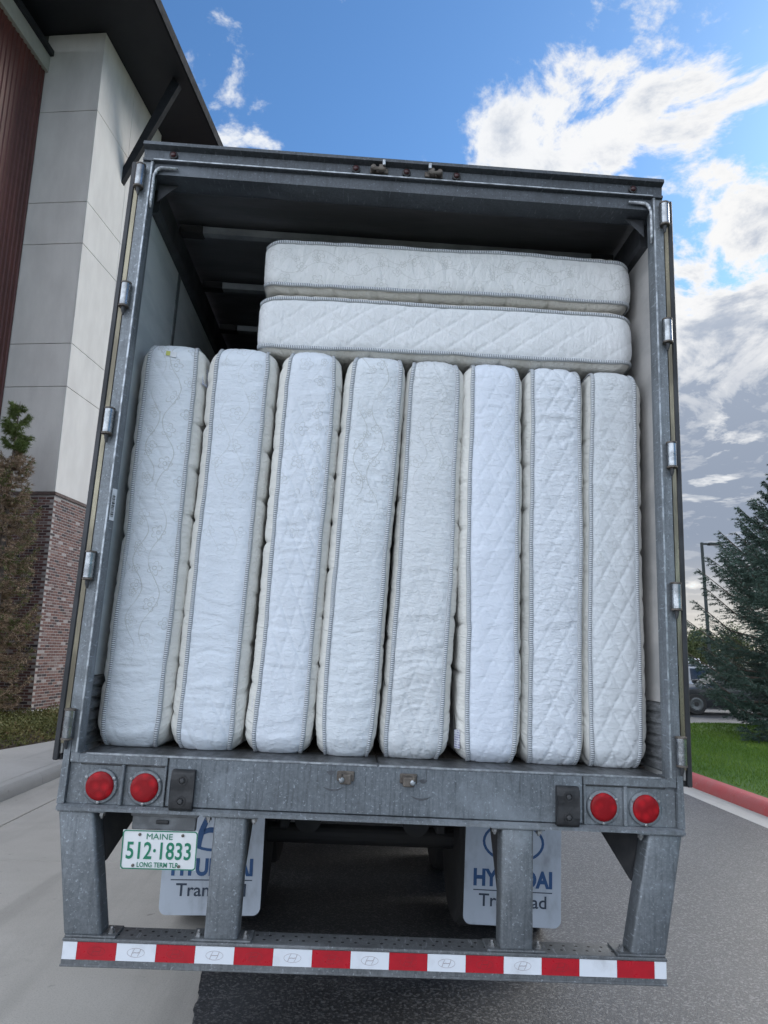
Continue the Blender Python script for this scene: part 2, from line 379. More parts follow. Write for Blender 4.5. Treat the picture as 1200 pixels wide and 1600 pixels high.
# left kerb and walk
kerb = bpy.data.objects.new('kerb_left', None); COL.objects.link(kerb); kerb['kind'] = 'structure'
kys = [-12, -8, -4, 0, 3.1, 6.9, 9.8, 13, 17, 21, 30, 45, 60]
for a, b in zip(kys[:-1], kys[1:]):
    MB().prism([(-4.07, -.08), (-4.085, .07), (-4.10, .11), (-4.14, .145), (-4.25, .15), (-4.25, -.08)], 'y', a + .003, b - .003).build('kerb_stone', 'concrete_walk', kerb, 'auto')
walk = bpy.data.objects.new('sidewalk', None); COL.objects.link(walk); walk['kind'] = 'structure'
wys = [-6, -4, -2, 0, 2, 4, 6, 8, 10, 12, 14, 16, 18, 20]
def walk_edge(y): return np.interp(y, [-6, 5, 8.5, 10.4, 12, 20], [-8, -6.6, -5.75, -5.2, -4.95, -4.9])
for a, b in zip(wys[:-1], wys[1:]):
    MB().prism([(walk_edge(a), a + .005), (-4.262, a + .005), (-4.262, b - .005), (walk_edge(b), b - .005)], 'z', .0, .149).build('paving_slab', 'concrete_walk', walk)
MB().prism([(-14, -6), (-6.6, -6), (-6.6, 5), (-5.75, 8.5), (-5.2, 10.4), (-4.95, 12), (-4.4, 20), (-4.4, 40), (-14, 40)], 'z', -.1, .135).build('planting_bed', 'soil', None, kind='structure')
# right gutter, red kerb, lawn
gut = bpy.data.objects.new('gutter_right', None); COL.objects.link(gut); gut['kind'] = 'structure'
rk = bpy.data.objects.new('kerb_red', None); COL.objects.link(rk); rk['kind'] = 'structure'
gys = [-12, -9, -6, -3, 0, 3, 6, 9, 12, 15, 20, 30, 45, 60]
for a, b in zip(gys[:-1], gys[1:]):
    MB().box(4.384, 4.70, a + .003, b - .003, -.1, .006).build('gutter_slab', 'concrete_walk', gut)
    MB().prism([(4.704, -.08), (4.715, .08), (4.73, .115), (4.765, .145), (4.80, .15), (4.90, .15), (4.90, -.08)], 'y', a + .003, b - .003).build('kerb_stone', 'red_paint', rk, 'auto')
nx, ny = 40, 60
gx, gy = np.meshgrid(np.linspace(4.904, 40, nx), np.linspace(-12, 15.3, ny))
def lawn_h(x, y): return .145 + .10 * np.clip((x - 5) / 4, 0, 1) * np.clip((15.3 - y) / 1.5, 0, 1) + .02 * vnoise(x * .7, y * .7, 5) * np.clip((x - 4.9) / .5, 0, 1) - .25 * np.clip((y - 14.5) / .8, 0, 1)
V = np.stack([gx, gy, lawn_h(gx, gy)], -1).reshape(-1, 3)
idx = np.arange(nx * ny).reshape(ny, nx)
quads = lambda i: np.stack([i[:-1, :-1], i[:-1, 1:], i[1:, 1:], i[1:, :-1]], -1).reshape(-1, 4)
npmesh('lawn', V, quads(idx), 'lawn', None, True, kind='structure')

# ------------------------------------------------------------------ hotel building on the left
BC = Vector((-7.359, 14.019, 0)); BA = R(7.22)
bv = Vector((math.sin(BA), math.cos(BA), 0)); bu = Vector((-math.cos(BA), math.sin(BA), 0))
bld = empty('hotel_building', BC, 'tall building with pale grey panels, brick base and dark overhanging roof left of the trailer', 'building')
# local frame: x = -u (towards the drive), y = v (away from the camera)
bld.rotation_euler = (0, 0, -BA)
MT['panel'] = pmat('stucco_panel', (.57, .555, .535), (.66, .645, .62), 1.8, .88, 0, .3, 28, (1, 1, .35), detail=9, lo=.30, hi=.70)
MT['core'] = pmat('panel_joint_dark', (.10, .10, .10), None, 3, .9)
MT['soffit'] = pmat('soffit_charcoal', (.010, .012, .017), (.013, .015, .021), 2, .6)
MT['fascia'] = pmat('fascia_grey', (.022, .024, .028), (.017, .019, .022), 3, .85, 0, spec=.15)
MT['siding'] = pmat('siding_oxblood', (.115, .032, .023), (.080, .024, .018), 1.2, .45, .1, .05, 8, (1, 1, .3))
MT['cap'] = pmat('cap_trim', (.42, .42, .38), (.36, .36, .33), 2, .5, .1)
MT['mortar'] = pmat('mortar', (.40, .375, .36), (.33, .31, .295), 20, .95, 0, .3)
MT['brick_cap'] = pmat('brick_cap_stone', (.15, .11, .10), (.10, .075, .07), 10, .9)
MB().box(-9, -.03, .03, 4.0, .1, 18.7).build('tower_core', 'core', bld)
zs = [5.47, 8.19, 9.34, 12.15, 13.36, 16.15, 18.64]
for i in range(6):
    gap = .022 if i in (0, 2, 4) else .008
    gt = .022 if i + 1 in (1, 3, 5) else .008
    for (a, b) in ((0, 1.93), (1.93, 4.02)):
        MB().box(-.032, 0, a + (.006 if a else 0), b - .006, zs[i] + gap / 2, zs[i + 1] - gt / 2, .004, 1).build('wall_panel', 'panel', bld)
    MB().box(-1.66, -.036, 0, .028, zs[i] + gap / 2, zs[i + 1] - gt / 2, .004, 1).build('wall_panel', 'panel', bld)
# roof slab and brace
MB().box(-10, 1.72, -6, 16, 18.66, 18.95).build('roof_overhang', 'soffit', bld)
MB().box(1.722, 1.78, -6.1, 16.1, 18.62, 18.98).build('fascia', 'fascia', bld)
MB().hexa([(.0, 1.67, 15.15), (.0, 1.67, 15.65), (.0, 1.85, 15.65), (.0, 1.85, 15.15), (1.50, 1.67, 18.16 + .25), (1.28, 1.67, 18.66), (1.28, 1.85, 18.66), (1.50, 1.85, 18.41)]).build('roof_brace', 'fascia', bld)
# rear wing that carries on behind the tower
MB().box(-9, -.6, 4.04, 16, .1, 18.64).build('rear_wall', 'siding', bld)
# ribbed siding wing towards the camera
N = 70; pts = []
for k in range(N):
    y = -12 + k * .171
    pts += [(-1.64, y), (-1.64, y + .09), (-1.615, y + .115), (-1.615, y + .146)]
pts = [(x, min(y, -.003)) for x, y in pts]
pts += [(-1.64, -.003), (-9, -.003), (-9, -12)]
MB().prism(pts, 'z', .1, 17.42).build('ribbed_siding', 'siding', bld)
MB().box(-9, -1.54, -12, -.006, 17.43, 17.93).build('parapet_trim', 'cap', bld)
MB().box(-9, -1.44, -12, -.006, 17.935, 18.10).build('parapet_coping', 'soffit', bld)
# brick base: recessed mortar, every brick proud of it
BP = empty  # noqa
base = MB().box(-1.66, -.004, .004, 4.0, .12, 5.40).build('brick_base', 'mortar', bld)
MB().box(-1.66, .035, -.035, 4.03, 5.395, 5.465).build('brick_ledge', 'brick_cap', bld)
MT['flash'] = pmat('base_flashing', (.62, .61, .58), None, 5, .5, .2)
MB().box(-1.66, .03, -.03, 4.0, .285, .335).build('base_flashing', 'flash', bld)
def brick_mat(name, single):
    m, nt, b = matn(name)
    rnd = nt.n('ShaderNodeObjectInfo').outputs['Random'] if single else nt.n('ShaderNodeAttribute', attribute_name='rnd').outputs['Fac']
    cr = nt.n('ShaderNodeValToRGB', {0: rnd}); cr.color_ramp.interpolation = 'CONSTANT'
    e = cr.color_ramp.elements; e[0].position = 0; e[0].color = (.125, .062, .055, 1); e[1].position = .2; e[1].color = (.165, .085, .073, 1)
    for p_, c_ in ((.38, (.095, .050, .048)), (.52, (.20, .108, .092)), (.66, (.145, .076, .068)), (.80, (.042, .034, .040)), (.91, (.22, .165, .155)), (.96, (.36, .33, .32))):
        q = e.new(p_); q.color = (*c_, 1)
    n = nt.noise(nt.n('ShaderNodeNewGeometry').outputs['Position'], 45, 4, .6)
    c = nt.mix(nt.m('MULTIPLY', nt.ss(n, .4, .7), .35), cr.outputs[0], (.12, .08, .075))
    setin(nt, b, Base_Color=c, Roughness=.88)
    setin(nt, b, Normal=nt.n('ShaderNodeBump', {'Height': n, 'Strength': .3, 'Distance': .006}).outputs[0])
    return m
MT['brick'] = brick_mat('brick_single', True); MT['brick_mass'] = brick_mat('brick_mass', False)
def brick_me(face):
    m = MB()
    if face == 'r': m.box(-.02, .0, -.0935, .0935, -.0272, .0272, .003, 1)
    else: m.box(-.0935, .0935, 0, .02, -.0272, .0272, .003, 1)
    bmesh.ops.recalc_face_normals(m.bm, faces=m.bm.faces[:])
    me = bpy.data.meshes.new('brick'); m.bm.to_mesh(me); m.bm.free(); me.materials.append(MT['brick']); return me
bms = {'r': brick_me('r'), 'f': brick_me('f')}
allb = []
row = 0; z = .37
while z < 5.36:
    off = .10 * (row % 2)
    y = .1 - off + .0
    while y < 4.0:
        if y > .05: allb.append(('r', (0, y, z)))
        y += .2032
    x = -.1 - .1016 + off
    while x > -1.66:
        if x < -.09: allb.append(('f', (x, 0, z)))
        x -= .2032
    z += .0677; row += 1
def bkey(b):
    f, p = b
    vis = (f == 'r' and p[1] < 1.45) or (f == 'f' and p[0] > -.75)
    return (0 if vis else 1, abs(p[2] - 3.4) + (p[1] if f == 'r' else -p[0] * .8))
allb.sort(key=bkey)
for f, p in allb[:300]:
    o = bpy.data.objects.new('brick', bms[f]); COL.objects.link(o); o.parent = base
    o.location = (p[0], p[1] + random.uniform(-.001, .001), p[2])
VV, FF, RR = [], [], []
tv = {k: (np.array([v.co[:] for v in me.vertices]), [tuple(q.vertices) for q in me.polygons]) for k, me in bms.items()}
cnt = 0
me = bpy.data.meshes.new('brick_courses'); vsall, fsall, rn = [], [], []
random.seed(4)
for f, p in allb[300:]:
    v, fs = tv[f]; vsall.append(v + np.array(p)); r_ = random.random()
    for q in fs: fsall.append(tuple(i + cnt for i in q)); rn.append(r_)
    cnt += len(v)
me.from_pydata(np.concatenate(vsall).tolist(), [], fsall)
at = me.attributes.new('rnd', 'FLOAT', 'FACE'); at.data.foreach_set('value', rn)
link('brick_courses', me, 'brick_mass', base, kind='stuff')

# ------------------------------------------------------------------ semi trailer
TR = 0.0315                                   # the trailer leans a little on the cross fall
tr = empty('semi_trailer', (0, 0, 0), 'open box semi trailer with galvanised rear frame loaded with mattresses', 'trailer', rot=(0, TR, 0))
FL = 1.30; LEN = 15.8
def both(fn):
    for s in (-1, 1): fn(s)
# body
def body(s):
    X = lambda a: s * a
    xs = sorted((X(1.292), X(1.280)))
    MB().box(xs[0], xs[1], .16, LEN, 1.08, 4.06).build('side_wall', 'side_white', tr)
    y = .068; k = 0
    lens = [.712, 1.2]
    while y < LEN - .05:
        L = lens[0] if k == 0 else 1.2
        y2 = min(y + L, LEN)
        a = sorted((X(1.279), X(1.268)))
        MB().box(a[0], a[1], y, y2 - .05, 1.602, 3.87).build('wall_liner', 'wall_white' if s < 0 else 'wall_beige', tr)
        b = sorted((X(1.279), X(1.263)))
        MB().box(b[0], b[1], y2 - .049, y2 - .001, 1.602, 3.87, .003, 1).build('wall_post', 'chassis_grey', tr)
        y = y2; k += 1
    # scuff plate, two corrugated strips with rivets
    n = 6; prof = []
    for i in range(n):
        z0 = FL + i * .05
        prof += [(X(1.266), z0 + .004), (X(1.257), z0 + .012), (X(1.257), z0 + .038), (X(1.266), z0 + .046)]
    prof += [(X(1.279), FL + .3), (X(1.279), FL)]
    o = MB().prism(prof, 'y', .068, LEN).build('scuff_plate', 'scuff', tr)
    m = MB()
    for yy in np.arange(.11, 2.4, .12):
        for zc in (FL + .075, FL + .225): m.lathe([(.0, X(1.2575)), (.007, X(1.2568)), (.007, X(1.2555)), (.003, X(1.2535))], (0, yy, zc), 'x', 8)
    m.build('rivet_rows', 'screw', o, True)
    c = sorted((X(1.26), X(1.222)))
    MB().prism([(X(1.279), 3.872), (X(1.240), 3.880), (X(1.232), 3.90), (X(1.232), 4.03), (X(1.245), 4.05), (X(1.279), 4.05)], 'y', .16, LEN).build('top_rail', 'rail', tr)
both(body)
# roof skin with a gentle sag between the bows
nx, ny = 30, 160
gx, gy = np.meshgrid(np.linspace(-1.278, 1.278, nx), np.linspace(.14, LEN, ny))
sag = -.012 * np.abs(np.sin(math.pi * (gy - .55) / .61)) * (1 - (gx / 1.26) ** 4) + .006 * vnoise(gx * 2.2, gy * 4, 3)
V = np.stack([gx, gy, 4.075 + sag], -1).reshape(-1, 3); i0 = np.arange(nx * ny).reshape(ny, nx)
npmesh('roof_skin', V, quads(i0), 'roof', tr, True)
MB().box(-1.292, 1.292, .165, LEN, 4.10, 4.118).build('roof_outer', 'side_white', tr)
for k in range(24):
    y = .55 + .61 * k
    b = MB().prism([(y - .03, 4.045), (y - .022, 4.012), (y + .022, 4.012), (y + .03, 4.045), (y + .03, 4.049), (y - .03, 4.049)], 'x', -1.13, 1.13).build('roof_bow', 'bow', tr)
    for s in (-1, 1):
        a = sorted((s * 1.10, s * 1.228)); MB().box(a[0], a[1], y - .036, y + .036, 4.006, 4.051, .004, 1).build('end_clip', 'black_frame', b)
MB().box(-1.29, 1.29, LEN, LEN + .05, 1.08, 4.11).build('nose_wall', 'side_white', tr)
# floor
for a, b in ((-1.222, -.003), (.003, 1.222)): MB().box(a, b, .012, .30, FL - .05, FL - .0005, .003, 1).build('threshold_plate', 'deck', tr)
for k in range(8):
    x = -1.252 + k * .313; MB().box(x + .001, x + .312, .302, LEN, FL - .04, FL - .001).build('floor_board', 'wood', tr)
# rear frame
def post(s):
    P = [(1.295, .02), (1.285, 0), (1.246, 0), (1.243, -.009), (1.232, -.009), (1.229, .0), (1.226, .020), (1.226, .032), (1.230, .062), (1.236, .062), (1.233, .04), (1.285, .03), (1.285, .158), (1.295, .158)]
    o = MB().prism([(s * x, y) for x, y in P], 'z', 1.296, 4.045).build('rear_post', 'galv', tr)
    # weld bead bracket in the upper corner
    xs = 1.222
    MB().tube([(s * xs, .0, 3.80), (s * xs, -.006, 3.84), (s * xs, -.006, 3.97), (s * (xs - .012), -.006, 4.0), (s * (xs - .03), -.006, 4.012), (s * (xs - .11), -.006, 4.014)], [.005, .008, .008, .009, .009, .006], 8).build('corner_weld', 'weld', o, True)
    MB().prism([(s * 1.223, 3.983), (s * 1.13, 3.983), (s * 1.223, 3.89)], 'y', .085, .091).build('corner_gusset', 'rail', o)
    a = sorted((s * 1.2335, s * 1.2415)); MB().box(a[0], a[1], -.0112, -.0088, 1.30, 4.03, .0008, 1).build('bright_edge', 'galv_bright', o)  # thin strip of brighter steel along the post ridge
    return o
posts = {s: post(s) for s in (-1, 1)}
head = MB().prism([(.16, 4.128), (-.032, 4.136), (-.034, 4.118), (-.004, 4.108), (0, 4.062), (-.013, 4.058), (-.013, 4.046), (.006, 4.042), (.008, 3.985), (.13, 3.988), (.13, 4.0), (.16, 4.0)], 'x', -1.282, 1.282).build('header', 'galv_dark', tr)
MB().box(-1.23, 1.23, -.0165, -.0125, 4.0485, 4.0545).build('bright_edge', 'galv_bright', head)  # strip of brighter steel on the header lip
for x in (-1.139, -.25, 0, .248, 1.133):
    m = MB().lathe([(.021, -.002), (.021, -.012), (.017, -.014)], (x, 0, 4.083), 'y', 16).build('marker_lamp', 'rubber', tr, 'auto')
    MB().lathe([(.015, -.012), (.014, -.018), (.008, -.022), (.002, -.023)], (x, 0, 4.083), 'y', 16).build('lens', 'marker_lens', m, True)
for x, d in ((-.135, 1), (.135, -1)):
    k = MB().box(x - .045, x + .045, -.008, .0, 4.07, 4.10, .003, 1)
    k.lathe([(.014, -.002), (.014, -.035), (.009, -.04)], (x - .028 * d, 0, 4.084), 'y', 12)
    k.box(x + .01 * d - .012, x + .01 * d + .012, -.04, -.004, 4.066, 4.10, .004, 1)
    k.tube([(x - .03 * d, -.03, 4.078), (x + .03 * d, -.034, 4.075)], .009, 8)
    o = k.build('lock_keeper', 'rust', tr)
    MB().box(x + .022 * d - .007, x + .022 * d + .007, -.044, -.02, 4.092, 4.122, .002, 1).build('bright_pin', 'galv_bright', o)
# sill
sill = MB().box(-.862, .862, 0, .10, 1.102, 1.2955, .004, 1).build('sill', 'galv_sill', tr)
MB().box(-1.20, -.004, -.004, .011, 1.2915, 1.3005, .002, 1).build('bright_edge', 'galv_bright', sill)  # brighter steel strips along the top edge of the sill
MB().box(.004, 1.20, -.004, .011, 1.2915, 1.3005, .002, 1).build('bright_edge', 'galv_bright', sill)
MB().prism([(-.018, 1.078), (-.018, 1.090), (-.003, 1.0995), (.12, 1.0995), (.12, 1.078)], 'x', -1.288, 1.288).build('sill_flange', 'galv', sill)
MB().box(-.86, .86, .101, .30, 1.078, 1.245).build('sill_channel', 'black_frame', sill)
for x, d in ((-.133, 1), (.128, -1)):
    o = MB().box(x - .036, x + .036, -.012, -.0005, 1.232, 1.272, .004, 1).box(x - .024, x + .024, -.032, -.012, 1.222, 1.262, .006, 2)
    o.tube([(x - .02 * d, -.034, 1.236), (x - .02 * d, -.034, 1.266)], .008, 8)
    o = o.build('lock_keeper', 'rust', tr)
    MB().lathe([(.011, -.033), (.011, -.040), (.006, -.042)], (x - .016 * d, 0, 1.241), 'y', 10).build('keeper_bolt', 'galv_bright', o)
    # worn mark where the lever swings
    m = MB(); px_ = x - .075 * d if d > 0 else x + .075; zz_ = 1.197
    cxm = x - .05 if d > 0 else x + .055; zc = 1.198 if d > 0 else 1.176
    top = [(cxm + t * .045, zc + .010 * (t * t)) for t in np.linspace(-1, 1, 13)]
    bot = [(cxm + t * .045, zc - .009 * (1 - t * t) + .010 * t * t - .0005) for t in np.linspace(1, -1, 13)]
    m.prism(top + bot, 'y', -.0012, -.0004).build('lever_rub_mark', 'mark_dark', sill)
    ang = np.linspace(0, 2 * math.pi, 16, endpoint=False)
    cxd = x - .062 if d > 0 else x + .062; czd = 1.262 if d > 0 else 1.243
    MB().prism([(cxd + .016 * math.cos(a) * (1 + .25 * math.sin(3 * a)), czd + .009 * math.sin(a)) for a in ang], 'y', -.0012, -.0004).build('lever_rub_mark', 'mark_dark', sill)

def lightbox(s):
    X = lambda a, b: sorted((s * a, s * b))
    a = X(.866, 1.262)
    bx = MB().box(a[0], a[1], .016, .022, 1.10, 1.262).build('lamp_box', 'galv', tr)
    f = MB(); f.box(a[0], a[1], -.002, .10, 1.258, 1.2945, .003, 1); b = X(.8655, .876); f.box(b[0], b[1], -.003, .02, 1.101, 1.2575, .003, 1)
    f.build('lamp_box_rim', 'galv', bx)
    d = X(1.036, 1.050); MB().box(d[0], d[1], -.006, .016, 1.1, 1.2575, .003, 1).build('divider', 'galv', bx)
    # outer end plate reaching up beside the post
    e = X(1.263, 1.292)
    MB().prism([(s * 1.264, 1.10), (s * 1.293, 1.10), (s * 1.287, 1.42), (s * 1.275, 1.42), (s * 1.264, 1.36)], 'y', -.006, .05).build('end_plate', 'galv', bx)
    g = X(1.224, 1.2625); MB().box(g[0], g[1], -.004, .1, 1.2595, 1.30, .003, 1).build('corner_block', 'galv', bx)
    for x in (.951, 1.131):
        x *= s; c = (x, 0, 1.171)
        L = MB().lathe([(.0695, .0155), (.0695, .008), (.066, .004), (.057, .003), (.057, .0155)], c, 'y', 40).build('tail_lamp', 'galv', tr, 'auto')
        MB().lathe([(.0565, .012), (.0565, .001), (.054, -.0035), (.040, -.0060), (.02, -.0070), (.003, -.0072)], c, 'y', 40).build('lens', 'lens', L, True)
        for k in range(3):
            an = R(-90 + 120 * k); MB().lathe([(.007, .006), (.007, -.001), (.004, -.003)], (x + .0635 * math.cos(an), 0, 1.171 + .0635 * math.sin(an)), 'y', 10).build('screw', 'screw', L)
    # dock bumper
    q = (.735, .850); cx = s * (q[0] + q[1]) / 2
    prof = [(-.001, 1.092), (-.022, 1.094), (-.032, 1.104), (-.034, 1.13), (-.030, 1.172), (-.034, 1.214), (-.032, 1.240), (-.022, 1.250), (-.001, 1.252)]
    db = MB().prism(prof, 'x', cx - .0475, cx + .0475, .004).build('dock_bumper', 'rubber', tr, 'auto')
    for zc in (1.132, 1.212):
        MB().lathe([(.019, -.03), (.019, -.0375), (.014, -.0375), (.012, -.034)], (cx, 0, zc), 'y', 20).build('bolt_recess', 'rubber', db)
        MB().lathe([(.010, -.033), (.010, -.042), (.007, -.044)], (cx, 0, zc), 'y', 6).build('bolt', 'dark_steel', db)
both(lightbox)
# hinges
hz_ = [3.948, 3.327, 2.713, 2.065, 1.410]
for s in (-1, 1):
    for k, z in enumerate(hz_):
        x = s * (1.279 if k else 1.283); c = (x, -.022, z)
        h = MB().lathe([(.018, -.056), (.0215, -.053), (.0215, .053), (.018, .056)], c, 'z', 20).build('hinge', 'hinge', tr, 'auto')
        MB().lathe([(.0165, -.063), (.0235, -.0615), (.0235, -.0545)], c, 'z', 20).build('hinge_collar', 'rust', h, 'auto')
        MB().lathe([(.0235, .0545), (.0235, .0615), (.0165, .063)], c, 'z', 20).build('hinge_collar', 'rust', h, 'auto')
        MB().tube([(x, -.022, z - .062), (x, -.022, z - .078), (x - s * .002, -.020, z - .098)], [.011, .009, .005], 8).build('hinge_pin', 'dark_steel', h)
        MB().hexa([(x - .01, -.02, z - .045), (x + .01, -.02, z - .045), (x + s * .03 + .008, .03, z - .05), (x + s * .03 - .008, .03, z - .05), (x - .01, -.02, z + .045), (x + .01, -.02, z + .045), (x + s * .03 + .008, .03, z + .05), (x + s * .03 - .008, .03, z + .05)]).build('hinge_leaf', 'rust', h)
# doors, folded right back along the sides
for s in (-1, 1):
    X = lambda a, b: sorted((s * a, s * b))
    a = X(1.309, 1.334)
    d = MB().box(a[0], a[1], .03, 1.22, 1.285, 4.035, .006, 2).build('door', 'door_skin', tr)
    b = X(1.317, 1.340); MB().box(b[0], b[1], .012, .0295, 1.262, 4.05, .004, 1).build('door_edge', 'door', d)
    c = X(1.2975, 1.3165); MB().box(c[0], c[1], .018, .0285, 1.33, 4.0).build('side_trim', 'seal', d)
    e = X(1.309, 1.338); MB().box(e[0], e[1], .03, 1.22, 1.262, 1.283).build('bottom_seal', 'rubber', d)
    for yy in (.35, .95):
        MB().tube([(s * 1.352, yy, 1.32), (s * 1.352, yy, 3.98)], .014, 8).build('lock_rod', 'hinge', d)
# barcode sticker on the left post
def barcode_mat():
    m, nt, b = matn('barcode_print')
    co = nt.n('ShaderNodeTexCoord').outputs['Object']
    s_ = nt.n('ShaderNodeSeparateXYZ', {0: co})
    bars = nt.noise(nt.n('ShaderNodeCombineXYZ', {0: 0.0, 1: 0.0, 2: s_.outputs[2]}).outputs[0], 160, 2, .6)
    setin(nt, b, Base_Color=nt.mix(nt.ss(bars, .47, .51), (.05, .05, .055), (.66, .68, .70)), Roughness=.5)
    return m
MT['barcode'] = barcode_mat(); MT['paper'] = pmat('paper_white', (.68, .70, .73), (.62, .64, .67), 12, .6)
st = MB().prism([(-1.2285, 2.270), (-1.2165, 2.270), (-1.2165, 2.412), (-1.2285, 2.412)], 'y', -.0002, .0005)
for v in st.bm.verts: v.co.y = (v.co.x + 1.229) * 2.0 - (.0035 if v.co.y < 0 else .0015)
st = st.build('sticker', 'paper', tr)
bc = MB().prism([(-1.2265, 2.285), (-1.2190, 2.285), (-1.2190, 2.385), (-1.2265, 2.385)], 'y', 0, .0003)
for v in bc.bm.verts: v.co.y = (v.co.x + 1.229) * 2.0 - .0042
bc.build('barcode', 'barcode', st)

# underride guard
ug = MB().prism([(-.006, .515), (-.006, .6105), (.0, .608), (.125, .608), (.125, .59), (.02, .585), (.02, .530), (.09, .526), (.09, .512), (-.004, .512)], 'x', -1.196, 1.196).build('underride_bar', 'galv_bump', tr)
MB().box(-1.199, 1.199, -.012, -.0065, .599, .6095, .002, 1).build('bar_lip', 'galv_bump', ug)
MB().box(-1.199, 1.199, -.010, -.0065, .508, .5165, .002, 1).build('bar_lip', 'galv_bump', ug)
random.seed(11)
for x in np.arange(-1.0, 1.02, .0525):
    for yy in (.045, .088):
        xx = x + (.02 if yy > .06 else 0)
        if min(abs(abs(xx) - .59), abs(abs(xx) - 1.12)) < .11: continue
        MB().lathe([(.0065, .0), (.0065, .0006), (.002, .0008)], (xx, yy, .608), 'z', 8).build('drain_hole', 'black_frame', ug)
def strut(s, outer):
    if outer:
        t0, t1, b0, b1 = 1.142, 1.287, 1.055, 1.203
        v = [(s * b0, 0.004, .6105), (s * b1, 0.004, .6105), (s * b1, .11, .6105), (s * b0, .11, .6105), (s * t0, .004, 1.077), (s * t1, .004, 1.077), (s * t1, .11, 1.077), (s * t0, .11, 1.077)]
    else:
        t0, t1 = .525, .658
        v = [(s * t0, .004, .6105), (s * t1, .004, .6105), (s * t1, .11, .6105), (s * t0, .11, .6105), (s * t0, .004, 1.077), (s * t1, .004, 1.077), (s * t1, .11, 1.077), (s * t0, .11, 1.077)]
    o = MB().hexa(v, .014, 3).build('guard_strut', 'galv', tr, 'auto')
    # back brace plate widening towards the top
    i0 = (b0 if outer else t0)
    m = MB()
    if outer: m.hexa([(s * 1.105, .112, .86), (s * 1.235, .112, .86), (s * 1.235, .13, .86), (s * 1.105, .13, .86), (s * 1.15, .112, 1.076), (s * 1.28, .112, 1.076), (s * 1.20, .46, 1.076), (s * 1.03, .46, 1.076)])
    else: m.hexa([(s * .535, .112, .78), (s * .648, .112, .78), (s * .648, .13, .78), (s * .535, .13, .78), (s * .530, .112, 1.076), (s * .655, .112, 1.076), (s * .655, .34, 1.076), (s * .530, .34, 1.076)])
    m.build('strut_brace', 'dark_steel', o)
    # foot plate, top plate, bolts
    fx = sorted((s * ((1.055 if outer else .525) - .055), s * ((1.203 if outer else .658) + (-.006 if outer else .05))))
    fp = MB().box(fx[0], fx[1], .0, .118, .6085, .6165, .002, 1).build('foot_plate', 'galv_bump', tr)
    bl = [s * ((1.055 if outer else .525) - .028)] + ([] if outer else [s * (.658 + .026)])
    for x in bl:
        for yy in (.04,):
            MB().lathe([(.017, .0), (.017, .003), (.0125, .0035), (.0125, .013), (.007, .0135), (.007, .021), (.005, .023)], (x, yy, .6165), 'z', 6).build('bolt', 'screw', fp)
    tx = sorted((s * ((t0) - .045), s * ((t1) + (0 if outer else .045))))
    tp = MB().box(tx[0], tx[1], -.004, .13, 1.069, 1.0775, .002, 1).build('top_plate', 'galv', tr)
    for x in ([s * (t0 - .026)] + ([] if outer else [s * (t1 + .026)])):
        MB().lathe([(.006, -.026), (.0065, -.018), (.0125, -.017), (.0125, -.004), (.017, -.003), (.017, 0)], (x, .03, 1.069), 'z', 6).build('bolt', 'screw', tp)
for s in (-1, 1):
    for ou in (True, False): strut(s, ou)
# reflective tape with the embossed oval mark
def oval_mark(w_, h_, lw, y):
    m = MB(); n = 32
    for k in range(n):
        a, b = 2 * math.pi * k / n, 2 * math.pi * (k + 1) / n
        q = [(math.cos(t) * w_ * f, math.sin(t) * h_ * g) for t, f, g in ((a, 1, 1), (b, 1, 1), (b, 1 - lw / w_, 1 - lw / h_), (a, 1 - lw / w_, 1 - lw / h_))]
        m.prism(q, 'y', y, y + .0006)
    def stroke(pts, t0, t1):
        for i in range(len(pts) - 1):
            (x0, z0), (x1, z1) = pts[i], pts[i + 1]
            wa = t0 + (t1 - t0) * i / (len(pts) - 1); wb = t0 + (t1 - t0) * (i + 1) / (len(pts) - 1)
            m.prism([(x0 - wa, z0), (x0 + wa, z0), (x1 + wb, z1), (x1 - wb, z1)], 'y', y, y + .0006)
    return m, stroke
def emblem(w_, h_, lw, y):
    m, stroke = oval_mark(w_, h_, lw, y)
    sl = .45 * h_
    tt = np.linspace(-1, 1, 9)
    # two leaning uprights that curve, and the bar between them
    L = [(-.40 * w_ + .16 * w_ * t + .05 * w_ * t * t, t * h_ * .80) for t in tt]
    Rr = [(.40 * w_ + .16 * w_ * t - .05 * w_ * t * t, t * h_ * .80) for t in tt]
    wd = .11 * w_ if lw > .004 else lw
    stroke(L, wd, wd * .75); stroke(Rr, wd * .75, wd)
    bar = [(-.36 * w_ + .72 * w_ * k / 8, -.10 * h_ + .20 * h_ * k / 8 + .06 * h_ * math.sin(2 * math.pi * k / 8)) for k in range(9)]
    for (x0, z0), (x1, z1) in zip(bar[:-1], bar[1:]):
        tb = .13 * h_ if lw > .004 else lw
        m.prism([(x0, z0 - tb), (x1, z1 - tb), (x1, z1 + tb), (x0, z0 + tb)], 'y', y, y + .0006)
    return m
bms_ = emblem(.034, .0165, .0011, -.0092)
bmesh.ops.recalc_face_normals(bms_.bm, faces=bms_.bm.faces[:])
eme = bpy.data.meshes.new('embossed_mark'); bms_.bm.to_mesh(eme); bms_.bm.free()
eme_r = eme.copy(); eme.materials.append(MT['tape_mark']); eme_r.materials.append(MT['tape_mark_red'])
bnd = [-1.195] + [-1.195 + .055 + .1524 * k for k in range(16)] + [1.195]
for i in range(len(bnd) - 1):
    red = i % 2 == 1
    o = MB().box(bnd[i] + .0004, bnd[i + 1] - .0004, -.0085, -.0062, .5345, .5965).build('reflective_tape', 'tape_red' if red else 'tape_white', tr)
    if bnd[i + 1] - bnd[i] > .1 and i < 14:
        e = link('embossed_mark', eme_r if red else eme, None, o); e.location = ((bnd[i] + bnd[i + 1]) / 2, 0, .565)

